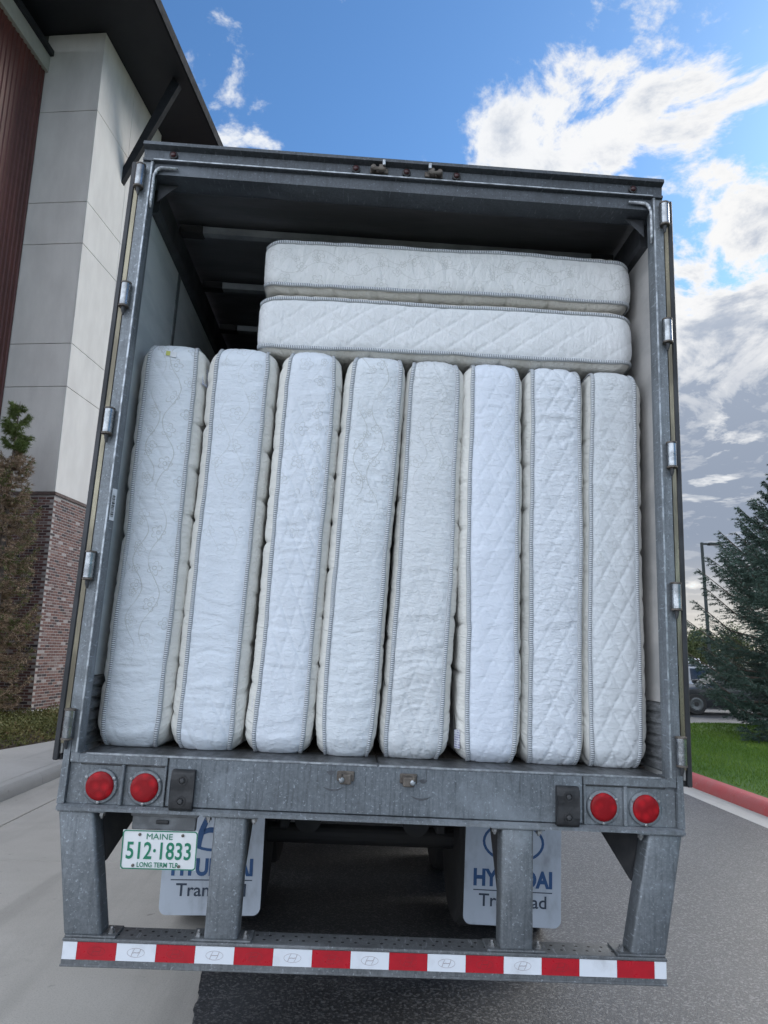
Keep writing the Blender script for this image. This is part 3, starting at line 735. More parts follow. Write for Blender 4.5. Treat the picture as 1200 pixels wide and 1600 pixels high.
# licence plate on its bracket
br = MB().box(-.992, -.735, .03, .06, 1.005, 1.076, .003, 1).box(-.998, -.728, .022, .10, 1.058, 1.0765, .002, 1).build('plate_bracket', 'chassis_grey', tr)
MB().box(-.895, -.842, .020, .0295, 1.030, 1.046, .005, 2).build('plate_lamp', 'rubber', br)
lp = MB().box(-.1500, .1500, .0, .002, -.0745, .0745, .0006, 1).build('licence_plate', 'plate_white', tr)
lp.location = (-.866, .008, .936); lp.rotation_euler = (R(3), R(-0.6), 0)
rim = MB()
def rr(w_, h_, r_, n=6):
    p = []
    for cx, cz, a0 in ((w_ - r_, h_ - r_, 0), (-w_ + r_, h_ - r_, 90), (-w_ + r_, -h_ + r_, 180), (w_ - r_, -h_ + r_, 270)):
        for k in range(n): a = R(a0 + 90 * k / (n - 1)); p.append((cx + r_ * math.cos(a), cz + r_ * math.sin(a)))
    return p
A, B = rr(.1495, .074, .012), rr(.1455, .070, .010)
for i in range(len(A)):
    j = (i + 1) % len(A); rim.prism([A[i], A[j], B[j], B[i]], 'y', -.0022, -.0004)
rim.build('plate_rim', 'plate_green', lp)
for t, w_, h_, z_, bo in (('MAINE', .104, .022, .0405, .0), ('512·1833', .258, .066, -.036, .0012), ('LONG TERM TLR', .165, .019, -.066, .0003)):
    o = link('plate_lettering', text_mesh(t, h_ * 1.35, w_, h_, bo), 'plate_green', lp); o.location = (-.002, -.0012, z_)
for x, z_ in ((-.082, .058), (.090, .058), (-.10, -.060), (.083, -.060)):
    MB().lathe([(.006, -.0005), (.006, -.004), (.003, -.0055)], (x, 0, z_), 'y', 10).build('plate_screw', 'rust', lp)

# mud flaps
def flap(s):
    x0, x1 = (-1.188, -.596) if s < 0 else (.622, 1.212)
    cx = (x0 + x1) / 2; hw = (x1 - x0) / 2
    P = [(-hw, .53)] + [(-hw + .045 - .045 * math.cos(R(a)), -.30 + .045 - .045 * math.sin(R(a))) for a in range(0, 91, 18)] + [(hw - .045 + .045 * math.sin(R(a)), -.30 + .045 - .045 * math.cos(R(a))) for a in range(0, 91, 18)] + [(hw, .53)]
    o = MB().prism(P, 'y', 0, .008).build('mud_flap', 'flap', tr)
    o.location = (cx, 1.5, .50); o.rotation_euler = (R(-2), R(-1.5 if s < 0 else .8), 0)
    em = emblem(.19, .118, .016, -.0012).build('flap_emblem', 'flap_blue', o); em.location = (0, 0, .165)
    a = link('flap_lettering', text_mesh('HYUNDAI', .12, .48, .098, .005), 'flap_blue', o); a.location = (0, -.0012, -.088)
    MB().box(-.24, .24, -.0016, -.0004, -.112, -.1065).build('flap_rule', 'flap_dark', o)
    b = link('flap_lettering', text_mesh('Translead', .10, .41, .070, .001), 'flap_dark', o); b.location = (0, -.0012, -.198)
    MB().box(cx - hw - .01, cx + hw + .01, 1.49, 1.52, 1.02, 1.075).build('flap_hanger', 'dark_steel', tr)
both(flap)
# chassis: slider rails, cross members, axles, wheels
for s in (-1, 1):
    a = sorted((s * .47, s * .55)); MB().box(a[0], a[1], .9, 5.6, .94, 1.24).build('slider_rail', 'black_frame', tr)
    g = MB().box(a[0] - .01, a[1] + .01, .865, .898, .955, 1.045, .006, 1).build('rail_end', 'chassis_grey', tr)
    MB().lathe([(.02, .85), (.02, .866)], ((a[0] + a[1]) / 2, 0, .985), 'y', 10).build('end_bolt', 'screw', g)
    for yy in (1.75, 3.0, 4.2):
        MB().hexa([(a[0], yy - .05, .70), (a[1], yy - .05, .70), (a[1], yy + .05, .70), (a[0], yy + .05, .70), (a[0], yy - .16, .94), (a[1], yy - .16, .94), (a[1], yy + .16, .94), (a[0], yy + .16, .94)]).build('spring_hanger', 'black_frame', tr)
    MB().box(a[0] + .01, a[1] - .01, 1.8, 4.2, .62, .68, .01, 1).build('leaf_spring', 'black_frame', tr)
    MB().tube([(s * .95, 12.4, 1.08), (s * .95, 12.4, .12)], [.07, .06], 10).box(s * .95 - .13, s * .95 + .13, 12.27, 12.53, .03, .12).build('landing_leg', 'dark_steel', tr)
for s in (-1, 1):
    a = sorted((s * 1.235, s * 1.25)); MB().box(a[0], a[1], 4.6, 11.8, .28, 1.14).build('added_shade_skirt', 'side_white', tr)  # unseen skirts, added to keep side light out from under the trailer
for k in range(38):
    y = .45 + k * .405; MB().box(-1.24, 1.24, y, y + .05, 1.15, 1.258).build('cross_member', 'black_frame', tr)
for yy in (2.15, 3.40):
    MB().lathe([(.064, -.95), (.064, .95)], (0, yy, .52), 'x', 16).build('axle', 'black_frame', tr)
    for s in (-1, 1):
        MB().lathe([(.09, .0), (.09, .17)], (s * .36, yy - .22, .66), 'y', 16).build('brake_chamber', 'black_frame', tr)
        for xc in (.77, 1.09):
            o = MB().lathe([(.29, -.13), (.44, -.14), (.495, -.125), (.512, -.10), (.512, .10), (.495, .125), (.44, .14), (.29, .13)], (s * xc, yy, .512), 'x', 40).build('wheel', 'tyre', tr, 'auto')
            MB().lathe([(.10, -.10), (.285, -.12), (.285, .12), (.10, .09)], (s * xc, yy, .512), 'x', 28).build('rim', 'chassis_grey', o, 'auto')

# ------------------------------------------------------------------ mattresses
def fabric_mat(name, floral, vine, lines, tint, wr, seed, fl_lo=0.0, fl_hi=9.0, side=False):
    """quilted white damask: UV = (across, along) in metres"""
    m, nt, b = matn(name)
    uv = nt.n('ShaderNodeUVMap').outputs[0]
    sp = nt.n('ShaderNodeSeparateXYZ', {0: uv}); u, v = sp.outputs[0], sp.outputs[1]
    wob = nt.noise(uv, 14, 3, .5)
    u2 = nt.m('ADD', u, nt.m('MULTIPLY', wob, .012)); v2 = nt.m('ADD', v, nt.m('MULTIPLY', nt.noise(uv, 11, 3, .5), .016))
    def cell(t, per, off): return nt.m('SUBTRACT', nt.m('FRACT', nt.m('ADD', nt.m('DIVIDE', t, per), off)), .5)
    line = None
    def addline(x):
        nonlocal line
        line = x if line is None else nt.m('MAXIMUM', line, x)
    if floral:
        for (pu, pv_, ou, ov, R0, k) in ((.145, .165, .13 + seed * .17, .3 + seed * .37, .030, 5), (.145, .165, .63 + seed * .17, .8 + seed * .37, .022, 4), (.29, .11, .4 + seed * .29, .1 + seed * .21, .016, 5)):
            cu, cv = nt.m('MULTIPLY', cell(u2, pu, ou), pu), nt.m('MULTIPLY', cell(v2, pv_, ov), pv_)
            r = nt.m('SQRT', nt.m('ADD', nt.m('MULTIPLY', cu, cu), nt.m('MULTIPLY', cv, cv)))
            th = nt.m('ARCTAN2', cv, cu)
            rad = nt.m('MULTIPLY', nt.m('ADD', .58, nt.m('MULTIPLY', nt.m('ABSOLUTE', nt.m('COSINE', nt.m('MULTIPLY', th, k / 2))), .55)), R0)
            addline(nt.ss(nt.m('ABSOLUTE', nt.m('SUBTRACT', r, rad)), .0026, .0010))
            addline(nt.ss(nt.m('ABSOLUTE', nt.m('SUBTRACT', r, R0 * .30)), .0022, .0008))
        for (A, per, ph, off) in ((.034, .33, seed * 1.3, .03), (.028, .27, seed * 2.1 + 2, -.045)):
            x0 = nt.m('ADD', nt.m('MULTIPLY', nt.m('SINE', nt.m('ADD', nt.m('MULTIPLY', v2, 2 * math.pi / per), ph)), A), off)
            addline(nt.m('MULTIPLY', nt.ss(nt.m('ABSOLUTE', nt.m('SUBTRACT', u2, x0)), .0030, .0011), vine))
    n_f = nt.noise(nt.n('ShaderNodeMapping', {'Vector': uv, 'Scale': (1, 2.4, 1)}).outputs[0], 30, 6, .62, .8)
    n_d = nt.noise(uv, 3.5, 5, .6)
    weave = nt.noise(uv, 420, 2, .5)
    c = nt.mix(nt.ss(n_d, .3, .7), tint, tuple(min(1, x * 1.05) for x in tint))
    hgt = nt.m('ADD', nt.m('MULTIPLY', n_f, wr), nt.m('MULTIPLY', weave, .05))
    if line is not None:
        fade = nt.m('MULTIPLY', nt.ss(v, fl_lo, fl_lo + .35), nt.ss(nt.noise(uv, 5, 3, .5), .25, .55))
        lf = nt.m('MULTIPLY', line, nt.m('MULTIPLY', fade, floral))
        c = nt.mix(lf, c, (.36, .37, .34))
        hgt = nt.m('SUBTRACT', hgt, nt.m('MULTIPLY', lf, .25))
    setin(nt, b, Base_Color=c, Roughness=.55, Specular_IOR_Level=.35, Sheen_Weight=.15, Sheen_Roughness=.4)
    setin(nt, b, Normal=nt.n('ShaderNodeBump', {'Height': hgt, 'Strength': .8, 'Distance': .010}).outputs[0])
    return m
def tape_mat():
    m, nt, b = matn('ribbed_edge_tape')
    sp = nt.n('ShaderNodeSeparateXYZ', {0: nt.n('ShaderNodeUVMap').outputs[0]})
    t = nt.m('FRACT', nt.m('DIVIDE', sp.outputs[1], .0092))
    f = nt.ss(nt.m('ABSOLUTE', nt.m('SUBTRACT', t, .5)), .20, .30)
    c = nt.mix(f, (.62, .65, .68), (.17, .185, .205))
    edge = nt.ss(nt.m('ABSOLUTE', sp.outputs[0]), .60, .80)
    c = nt.mix(edge, c, (.40, .42, .44))
    setin(nt, b, Base_Color=c, Roughness=.7)
    return m
MT['edge_tape'] = tape_mat()
def label_mat(name, ink):
    m, nt, b = matn(name)
    co = nt.n('ShaderNodeTexCoord').outputs['Object']
    sp = nt.n('ShaderNodeSeparateXYZ', {0: co})
    rows = nt.m('FRACT', nt.m('MULTIPLY', sp.outputs[2], 95.0))
    words = nt.noise(nt.n('ShaderNodeMapping', {'Vector': co, 'Scale': (1, 1, .12)}).outputs[0], 230, 2, .5)
    f = nt.m('MULTIPLY', nt.ss(rows, .45, .55), nt.ss(words, .42, .5))
    setin(nt, b, Base_Color=nt.mix(nt.m('MULTIPLY', f, .8), (.70, .73, .78), ink), Roughness=.6)
    return m
MT['law_label'] = label_mat('law_label', (.10, .16, .38)); MT['law_label_p'] = label_mat('law_label_violet', (.14, .12, .36))
MT['tag_yellow'] = pmat('tag_yellow', (.45, .47, .12), (.38, .42, .1), 30, .6)

def perimeter(D, H, Rc=.085, ds=.0055, dsb=.03):
    """closed loop in (y, z), starts at the front bottom corner and climbs the front; returns pts, normals, arclength (s = z on the front)"""
    P, Nn, S = [], [], []
    def seg(a, b, n_, step, s0):
        L = math.dist(a, b); k = max(2, int(L / step)); t = np.arange(k) / k
        for q in t: P.append((a[0] + (b[0] - a[0]) * q, a[1] + (b[1] - a[1]) * q)); Nn.append(n_); S.append(s0 + L * q)
        return s0 + L
    def arc(c, a0, a1, step, s0):
        L = abs(a1 - a0) * Rc; k = max(3, int(L / step)); t = np.arange(k) / k
        for q in t:
            a = a0 + (a1 - a0) * q; P.append((c[0] + Rc * math.cos(a), c[1] + Rc * math.sin(a))); Nn.append((math.cos(a), math.sin(a))); S.append(s0 + L * q)
        return s0 + L
    s = Rc; pi = math.pi
    s = seg((0, Rc), (0, H - Rc), (-1, 0), ds, s)
    s = arc((Rc, H - Rc), pi, pi / 2, ds, s)
    s = seg((Rc, H), (.30, H), (0, 1), ds, s); s = seg((.30, H), (D - Rc, H), (0, 1), dsb, s)
    s = arc((D - Rc, H - Rc), pi / 2, 0, dsb, s)
    s = seg((D, H - Rc), (D, Rc), (1, 0), dsb, s)
    s = arc((D - Rc, Rc), 0, -pi / 2, dsb, s)
    s = seg((D - Rc, 0), (.30, 0), (0, -1), dsb, s); s = seg((.30, 0), (Rc, 0), (0, -1), ds, s)
    s = arc((Rc, Rc), -pi / 2, -pi, ds, s)
    P, Nn, S = np.array(P), np.array(Nn), np.array(S); tot = s - Rc
    k = int(np.argmin(np.where(P[:, 0] > D - .001, np.abs(P[:, 1] - H / 2), 9)))        # start the loop half way up the back
    S = np.concatenate([S[k:] - tot, S[:k]])
    return np.roll(P, -k, 0), np.roll(Nn, -k, 0), S

def mattress(name, label, hb, ht, bulL, bulR, seed, fmat, smat, lean, bow, q, D=.965, H=1.90, group=None, sag=1.0):
    """q: quilting dict. x across the thickness, y into the trailer, z along the length"""
    root = empty(name, (0, 0, 0), label, 'mattress', group)
    P, Nn, S = perimeter(D, H)
    n = len(P)
    zc = P[:, 1]; hw = hb + (ht - hb) * np.clip(zc / H, 0, 1)
    hw = hw + .004 * vnoise(S * 3.1, S * 0 + seed, seed)
    crn = np.exp(-(np.minimum(zc, H - zc) / .05) ** 1.2) * np.clip(1 - P[:, 0] / .5, 0, 1)
    hw = hw * (1 - .13 * crn)
    cx = lean * (zc / H - .5) + bow * np.sin(math.pi * zc / H) + .005 * vnoise(S * 2.3, S * 0 + .5, seed + 9)
    yo = .010 * vnoise(S * 1.7, S * 0 + 3.3, seed + 4)          # the face is not dead flat
    # ---- border
    K = 37; t = np.linspace(-1, 1, K)
    T, I = np.meshgrid(t, np.arange(n))
    x = T * hw[I]; s = S[I]
    a = s / q['L'] + x / q['W'] + q.get('ph', 0); b2 = s / q['L'] * q.get('sk', 1.0) - x / q['W'] + q.get('ph2', .3)
    wobA = .05 * vnoise(s * 9, x * 9, seed + 1)
    da = np.abs((a + wobA) - np.round(a + wobA)); db = np.abs((b2 + wobA) - np.round(b2 + wobA))
    puff = np.minimum(1 - np.exp(-da / .065), 1 - np.clip(q.get('b', .7) + .25, 0, 1) * np.exp(-db / .065))
    fadeq = np.clip(.75 + .5 * vnoise(s * 1.6, x * 3, seed + 2), .45, 1.1)
    d = 1.1 * q['A'] * (puff - .5) * fadeq
    amp = q.get('wr', 1.0) * (.45 + .55 * np.clip(vnoise(s * 2.4, x * 4 + 7, seed + 3) + .4, 0, 1.3)) * (1 + .9 * np.exp(-np.abs(s) / .35))
    warp = s + .02 * vnoise(s * 6, x * 10, seed + 6) + x * .25 * vnoise(s * 1.5, s * 0, seed + 5)
    wr = vnoise(warp * 62, x * 9 + 3, seed + 7) * .6 + vnoise(warp * 33, x * 7, seed + 8) + .35 * vnoise(warp * 110, x * 22, seed + 12)
    d += .0030 * amp * wr
    # short gathers beside the tapes
    gth = np.exp(-(1 - np.abs(T)) * hw[I] / .022)
    d += .0030 * gth * vnoise(s * 95, np.sign(T) * 5.5 + x * 3, seed + 10)
    d *= 1 - np.abs(T) ** 9
    d += sag * .013 * (1 - T ** 4) + .006 * vnoise(s * 4, x * 6, seed + 13) * (1 - T ** 2) - .004 * gth
    X = cx[I] + x; Y = P[I, 0] + Nn[I, 0] * d + yo[I] * (P[I, 0] < .3); Z = P[I, 1] + Nn[I, 1] * d
    Z = np.maximum(Z, .0005)
    V = np.stack([X, Y, Z], -1).reshape(-1, 3)
    i0 = np.arange(n * K).reshape(n, K); i0 = np.vstack([i0, i0[:1]])
    UV = np.stack([x, s], -1).reshape(-1, 2)
    npmesh('border', V, quads(i0)[:, ::-1], fmat, root, True, uv=UV)
    # ---- side panels
    ring = np.array([0, .004, .010, .018, .028, .042, .060, .085, .12, .17, .24, .32, .40])
    tgt = np.stack([np.clip(P[:, 0], .42, D - .42), np.clip(P[:, 1], .42, H - .42)], 1)
    dv = tgt - P; dl = np.linalg.norm(dv, axis=1)
    for sg, bul in ((-1, bulL), (1, bulR)):
        J, Rr_ = np.meshgrid(np.arange(n), ring)
        tt = np.minimum(Rr_ / dl[J], 1.0)
        per = .222; ph = S[J] / per + seed * .37 + (.5 if sg > 0 else 0) + .12 * vnoise(S[J] * 1.1, S[J] * 0, seed + 20)
        dc = np.abs(ph - np.round(ph)) * per
        sc_ = 1 - (.24 + .16 * vnoise(np.round(ph) * 1.7, ph * 0 + sg, seed + 33)) * np.exp(-(dc / .016) ** 1.2) - .10 * (dc / .111)
        f = 1 - (1 - np.clip(Rr_ / .055, 0, 1)) ** 2.2
        wrn = .0022 * vnoise(S[J] * 70, Rr_ * 18 + sg * 3, seed + 21) * np.exp(-Rr_ / .06) * (Rr_ > 0)
        xx = hw[J] + bul * f * sc_ + wrn
        yy = P[J, 0] + dv[J, 0] * tt + yo[J] * np.clip(1 - Rr_ / .1, 0, 1) * (P[J, 0] < .3); zz = P[J, 1] + dv[J, 1] * tt
        V = np.stack([cx[J] + sg * xx, yy, zz], -1).reshape(-1, 3)
        m_ = len(ring); i1 = np.arange(m_ * n).reshape(m_, n); i1 = np.hstack([i1, i1[:, :1]])
        UV = np.stack([Rr_, S[J]], -1).reshape(-1, 2)
        F = quads(i1)
        npmesh('quilted_panel', V, F if sg > 0 else F[:, ::-1], smat, root, True, uv=UV)
    # ---- ribbed tapes
    ss = np.concatenate([np.arange(S[0], -.32, .05), np.arange(-.32, H + .32, .0023), np.arange(H + .32, S[-1], .05)])
    Px, Pz = np.interp(ss, S, P[:, 0] + yo * (P[:, 0] < .3)), np.interp(ss, S, P[:, 1]); Nx, Nz = np.interp(ss, S, Nn[:, 0]), np.interp(ss, S, Nn[:, 1])
    HW, CX = np.interp(ss, S, hw), np.interp(ss, S, cx)
    HW = HW + .0016 * vnoise(ss * 14, ss * 0, seed + 40); tw_ = 1 + .16 * vnoise(ss * 9, ss * 0 + 2, seed + 41)
    rib = .0008 * np.cos(2 * math.pi * ss / .0092)
    prof = [(-1, -.002), (-.85, .0055), (-.35, .0085), (.35, .0085), (.85, .0055), (1, -.002)]
    for sg in (-1, 1):
        rows = []
        for (pt, ph_) in prof:
            h_ = ph_ + (rib if abs(pt) < .9 else 0)
            rows.append(np.stack([CX + sg * HW + pt * .0098 * tw_, Px + Nx * h_, np.maximum(Pz + Nz * h_, .0003)], -1))
        V = np.stack(rows, 1).reshape(-1, 3); i2 = np.arange(len(V)).reshape(-1, len(prof)); i2 = np.vstack([i2, i2[:1]])
        UV = np.stack([np.tile([p_[0] for p_ in prof], len(ss)), np.repeat(ss, len(prof))], -1)
        npmesh('edge_tape', V, quads(i2)[:, ::-1], 'edge_tape', root, True, uv=UV)
    return root
TM = Matrix.Rotation(TR, 4, 'Y')
cols = [  # centre bottom, centre top, half width bottom, top (front face, trailer metres)
    (-1.086, -1.090, .121, .116), (-.759, -.746, .117, .122), (-.4375, -.410, .108, .113), (-.1355, -.090, .106, .119),
    (.160, .200, .122, .118), (.5075, .495, .110, .114), (.800, .797, .113, .119), (1.078, 1.090, .115, .107)]
MIDS = [-1.246] + [None] * 7 + [1.238]
tint = (.70, .71, .705)
QS = [dict(L=.17, W=.115, A=.0040, sk=1, b=.4, wr=.8, ph=.2), dict(L=.16, W=.085, A=.0055, sk=.5, b=.35, wr=.75, ph=.4), dict(L=.19, W=.082, A=.0050, sk=.6, b=.4, wr=.7, ph=.1),
      dict(L=.18, W=.085, A=.0045, sk=.7, b=.5, wr=.9, ph=.6), dict(L=.17, W=.080, A=.0055, sk=.7, b=.5, wr=1.0, ph=.9), dict(L=.165, W=.085, A=.0055, sk=1, b=.9, wr=.6, ph=.15),
      dict(L=.18, W=.095, A=.0065, sk=1, b=1, wr=1.25, ph=.5), dict(L=.17, W=.090, A=.0055, sk=1, b=.9, wr=.9, ph=.75)]
FLO = [(.62, 1, .25), (.42, .8, .7), (.5, .4, .75), (.6, 1, .8), (.48, .8, 1.05), (.22, .5, 1.1), (.10, 0, 0), (.38, .5, .6)]
TINT0 = [(.70, .715, .71), (.71, .725, .73), (.72, .73, .735), (.71, .715, .70), (.70, .695, .67), (.72, .735, .76), (.73, .735, .735), (.66, .66, .64)]
TINT = [(a * .90, b * .945, c * 1.02) for a, b, c in TINT0]
LBL = ['floral white mattress standing on end against the left trailer wall, small yellow tag on top',
       'white mattress standing second from the left wall, vine stitching faint on its upper half',
       'white standing mattress third from the left wall, under the left end of the stacked pair',
       'white floral mattress standing fourth from the left wall, left of the sill centre',
       'cream tinted standing mattress fifth from the left, leaning right beside the bluish white one',
       'bluish white diamond quilted mattress standing sixth from the left, violet label at its foot',
       'bright white standing mattress with deep creases, second from the right wall',
       'greyish cream mattress standing last at the right trailer wall']
def sidem(i): return fabric_mat('panel_fabric_%d' % i, 0, 0, 0, (.67, .665, .63) if i < 8 else (.62, .60, .555), .9, i, side=True)
half = lambda i, j: ((cols[j][0] + cols[j][1]) / 2 - (cols[j][2] + cols[j][3]) / 2) - ((cols[i][0] + cols[i][1]) / 2 + (cols[i][2] + cols[i][3]) / 2)
FY = .185
mats_ = []
for i, (cb, ct, hb, ht) in enumerate(cols):
    gl = half(i - 1, i) / 2 if i else (cb - hb) + 1.250
    gr = half(i, i + 1) / 2 if i < 7 else 1.244 - (ct + ht)
    fm = fabric_mat('border_fabric_%d' % i, FLO[i][0] * .8, FLO[i][1], 0, TINT[i], .9 * QS[i]['wr'], i + 1, FLO[i][2])
    slope = (ct - cb) / (3.15 - 1.36) * 1.90
    o = mattress('mattress', LBL[i], hb, ht, min(gl, .05) * 1.0, min(gr, .05) * 1.0, i * 31 + 5, fm, sidem(i), slope, 0.004 * (-1) ** i, QS[i], group='mattresses standing on end in the trailer')
    mid = (cb + ct) / 2 + (2.25 - 2.255) * 0
    o.matrix_world = TM @ Matrix.Translation((mid, FY + .006 * math.sin(i * 2.1), FL))
    mats_.append(o)
# the two lying across the top
for k, (zc, hb, seed, lab, q, flo, tn) in enumerate((
        (3.376, .130, 300, 'lower of two mattresses lying flat on the standing ones, diamond quilted side', dict(L=.165, W=.115, A=.0050, sk=1, b=1, wr=.55, ph=.3), (.16, .2, -1), (.70, .715, .73)),
        (3.706, .120, 340, 'topmost mattress lying flat just below the trailer roof, floral stitched side', dict(L=.11, W=.20, A=.0026, sk=1, b=.5, wr=.8, ph=.1), (.60, .7, -1), (.69, .70, .70)))):
    fm = fabric_mat('border_fabric_flat_%d' % k, flo[0] * .75, flo[1], 0, tn, .8, seed % 7, flo[2])
    o = mattress('mattress', lab, hb, hb, .038, .038, seed, fm, sidem(8 + k), 0, -.006, q, D=.965, H=1.925, sag=.9, group='mattresses lying flat on top')
    o.matrix_world = TM @ Matrix.Translation((-.705 + .006 * k, .235 + .02 * k, zc - .008)) @ Matrix.Rotation(R(89.2), 4, 'Y')
    mats_.append(o)
# tags and labels sewn to the mattresses
def patch(parent, pts, mat, name='label_tag', th=.0012, nrm=(0, -1, 0)):
    m = MB(); nv = Vector(nrm) * th
    m.hexa([tuple(Vector(p)) for p in pts] + [tuple(Vector(p) + nv) for p in pts]); return m.build(name, mat, parent)
t1 = patch(mats_[0], [(-.032, .0, 1.822), (.018, -.004, 1.818), (.018, .002, 1.846), (-.032, .004, 1.850)], 'paper', th=.006)
patch(mats_[0], [(-.033, -.007, 1.826), (-.012, -.009, 1.825), (-.012, -.004, 1.849), (-.033, -.003, 1.851)], 'tag_yellow', 'tag_print')
patch(mats_[0], [(.150, .022, 1.70), (.166, .075, 1.70), (.155, .085, 1.80), (.142, .032, 1.80)], 'law_label', nrm=(1, -.3, 0))
patch(mats_[1], [(.150, .022, 1.70), (.162, .06, 1.70), (.155, .068, 1.79), (.144, .032, 1.79)], 'law_label', nrm=(1, -.3, 0))
patch(mats_[2], [(-.155, .06, .16), (-.143, .02, .16), (-.142, .02, .24), (-.154, .06, .24)], 'law_label_p', nrm=(-1, -.3, 0))
patch(mats_[5], [(-.150, .058, .055), (-.132, .016, .055), (-.134, .012, .135), (-.152, .054, .135)], 'law_label_p', nrm=(-.9, -.5, 0))

# ------------------------------------------------------------------ vegetation
def leaf_mat(name, ramp, rough=.6, spec=.3):
    m, nt, b = matn(name)
    t = nt.n('ShaderNodeAttribute', attribute_name='tone').outputs['Fac']
    cr = nt.n('ShaderNodeValToRGB', {0: t}); e = cr.color_ramp.elements
    e[0].position, e[0].color = ramp[0][0], (*ramp[0][1], 1); e[1].position, e[1].color = ramp[-1][0], (*ramp[-1][1], 1)
    for p_, c_ in ramp[1:-1]: q = e.new(p_); q.color = (*c_, 1)
    setin(nt, b, Base_Color=cr.outputs[0], Roughness=rough, Specular_IOR_Level=spec)
    return m
MT['spruce_blue'] = leaf_mat('spruce_needles', [(0, (.016, .030, .024)), (.45, (.045, .078, .062)), (.8, (.095, .145, .12)), (1, (.14, .19, .155))])
MT['spruce_dying'] = leaf_mat('dying_spruce_needles', [(0, (.20, .135, .09)), (.35, (.34, .245, .17)), (.55, (.19, .155, .075)), (.75, (.085, .115, .035)), (1, (.13, .18, .05))])
MT['bark'] = pmat('bark', (.07, .055, .045), (.11, .09, .075), 9, .9, 0, .5, 30, (1, 1, .3))
MT['cover_leaf'] = leaf_mat('ground_cover_leaves', [(0, (.075, .085, .025)), (.5, (.13, .135, .045)), (.8, (.19, .165, .065)), (1, (.17, .095, .05))])
MT['grass_leaf'] = leaf_mat('grass_blades', [(0, (.05, .11, .010)), (.6, (.10, .19, .020)), (1, (.17, .25, .045))])
MT['far_leaf'] = leaf_mat('far_leaves', [(0, (.03, .045, .015)), (.6, (.065, .085, .028)), (1, (.11, .12, .045))])
def tri_cloud(name, base, d, w_, tone, mat, parent, rnd, **props):
    """one slim triangle per entry: base point, direction vector, half width"""
    r = rnd.normal(size=base.shape); sd = np.cross(d, r); sd /= np.linalg.norm(sd, axis=1, keepdims=True) + 1e-9
    sd *= w_[:, None]
    V = np.stack([base - sd, base + sd, base + d], 1).reshape(-1, 3); F = np.arange(len(V)).reshape(-1, 3)
    o = npmesh(name, V, F, mat, parent, False, **props)
    a = o.data.attributes.new('tone', 'FLOAT', 'FACE'); a.data.foreach_set('value', np.clip(tone, 0, 1).astype(np.float32))
    return o
def spruce(name, loc, H, rfun, seed, label, mat, tonef, whorl=.16, per=7, needles=26, nl=.055, droop=.25, z0=.5, nw=.006):
    rnd = np.random.default_rng(seed); root = empty(name, loc, label, 'tree')
    tr_ = MB(); tr_.tube([(0, 0, 0), (.02, .01, H * .35), (-.02, .02, H * .7), (0, 0, H)], [H * .016, H * .012, H * .007, .006], 10)
    tr_.build('trunk', 'bark', root, True)
    limbs = MB(); SA, SB = [], []
    z = z0
    while z < H - .05:
        for k in range(per if H - z > .8 else max(3, per - 3)):
            az = rnd.uniform(0, 2 * math.pi); L = rfun(z) * rnd.uniform(.72, 1.12)
            if L < .06: L = .08
            zz0 = z + rnd.uniform(-.5, .5) * whorl
            f = (z / H); rise = (-.28 + .95 * f) + rnd.uniform(-.1, .1)
            t = np.linspace(0, 1, 7); hor = L * t
            bend = rise * L * t - droop * L * t * (1 - t) * 1.5 + .22 * L * t ** 3
            side = rnd.uniform(-.12, .12) * L * t ** 2
            pts = np.stack([np.cos(az) * hor - np.sin(az) * side, np.sin(az) * hor + np.cos(az) * side, zz0 + bend], 1)
            if L > .35: limbs.tube([tuple(p) for p in pts[::2]], [max(.004, .018 * L * (1 - q)) + .002 for q in t[::2]], 5)
            for i in range(1, 6): SA.append(pts[i]); SB.append(pts[i + 1])
            nt_ = int(6 + L * 11)
            for q in np.linspace(.18, .97, nt_):
                p = np.array([np.interp(q, t, pts[:, c]) for c in range(3)])
                for sg in (-1, 1):
                    l2 = (.10 + .34 * L * (1 - q) ** .8) * rnd.uniform(.6, 1.15)
                    a2 = az + sg * rnd.uniform(.6, 1.1)
                    e = p + np.array([math.cos(a2) * l2, math.sin(a2) * l2, l2 * rnd.uniform(-.30, .22)])
                    mid = (p + e) / 2 + np.array([0, 0, .04 * l2])
                    SA.append(p); SB.append(mid); SA.append(mid); SB.append(e)
        z += whorl * rnd.uniform(.8, 1.2)
    limbs.build('limbs', 'bark', root, kind='stuff')
    A, B_ = np.array(SA), np.array(SB)
    n = needles; t = rnd.random((len(A), n, 1)); P = (A[:, None] + (B_ - A)[:, None] * t).reshape(-1, 3)
    ax = (B_ - A); ax /= np.linalg.norm(ax, axis=1, keepdims=True) + 1e-9
    D = np.repeat(ax, n, 0) * .75 + rnd.normal(size=P.shape) * .55; D /= np.linalg.norm(D, axis=1, keepdims=True)
    D *= (nl * rnd.uniform(.6, 1.2, len(P)))[:, None]
    clump = np.repeat(rnd.random(len(A)), n)
    tone, keep = tonef(P, clump, rnd)
    tri_cloud('crown', P[keep], D[keep], np.full(keep.sum(), nw), tone[keep], mat, root, rnd)
    return root
def tone_blue(P, c, r): return .35 + .35 * c + .2 * (P[:, 2] / 7) + r.normal(size=len(P)) * .12, np.ones(len(P), bool)
spruce('spruce_tree', (9.3, 11.3, .2), 5.95, lambda z: min(.58 * (5.95 - z), 2.35) * (1 if z > 1.1 else .78 + .2 * z), 5, 'dark blue green spruce tree on the lawn right of the trailer', 'spruce_blue', tone_blue, whorl=.19, per=10, needles=17, nl=.065, droop=.30, z0=.5, nw=.0075)
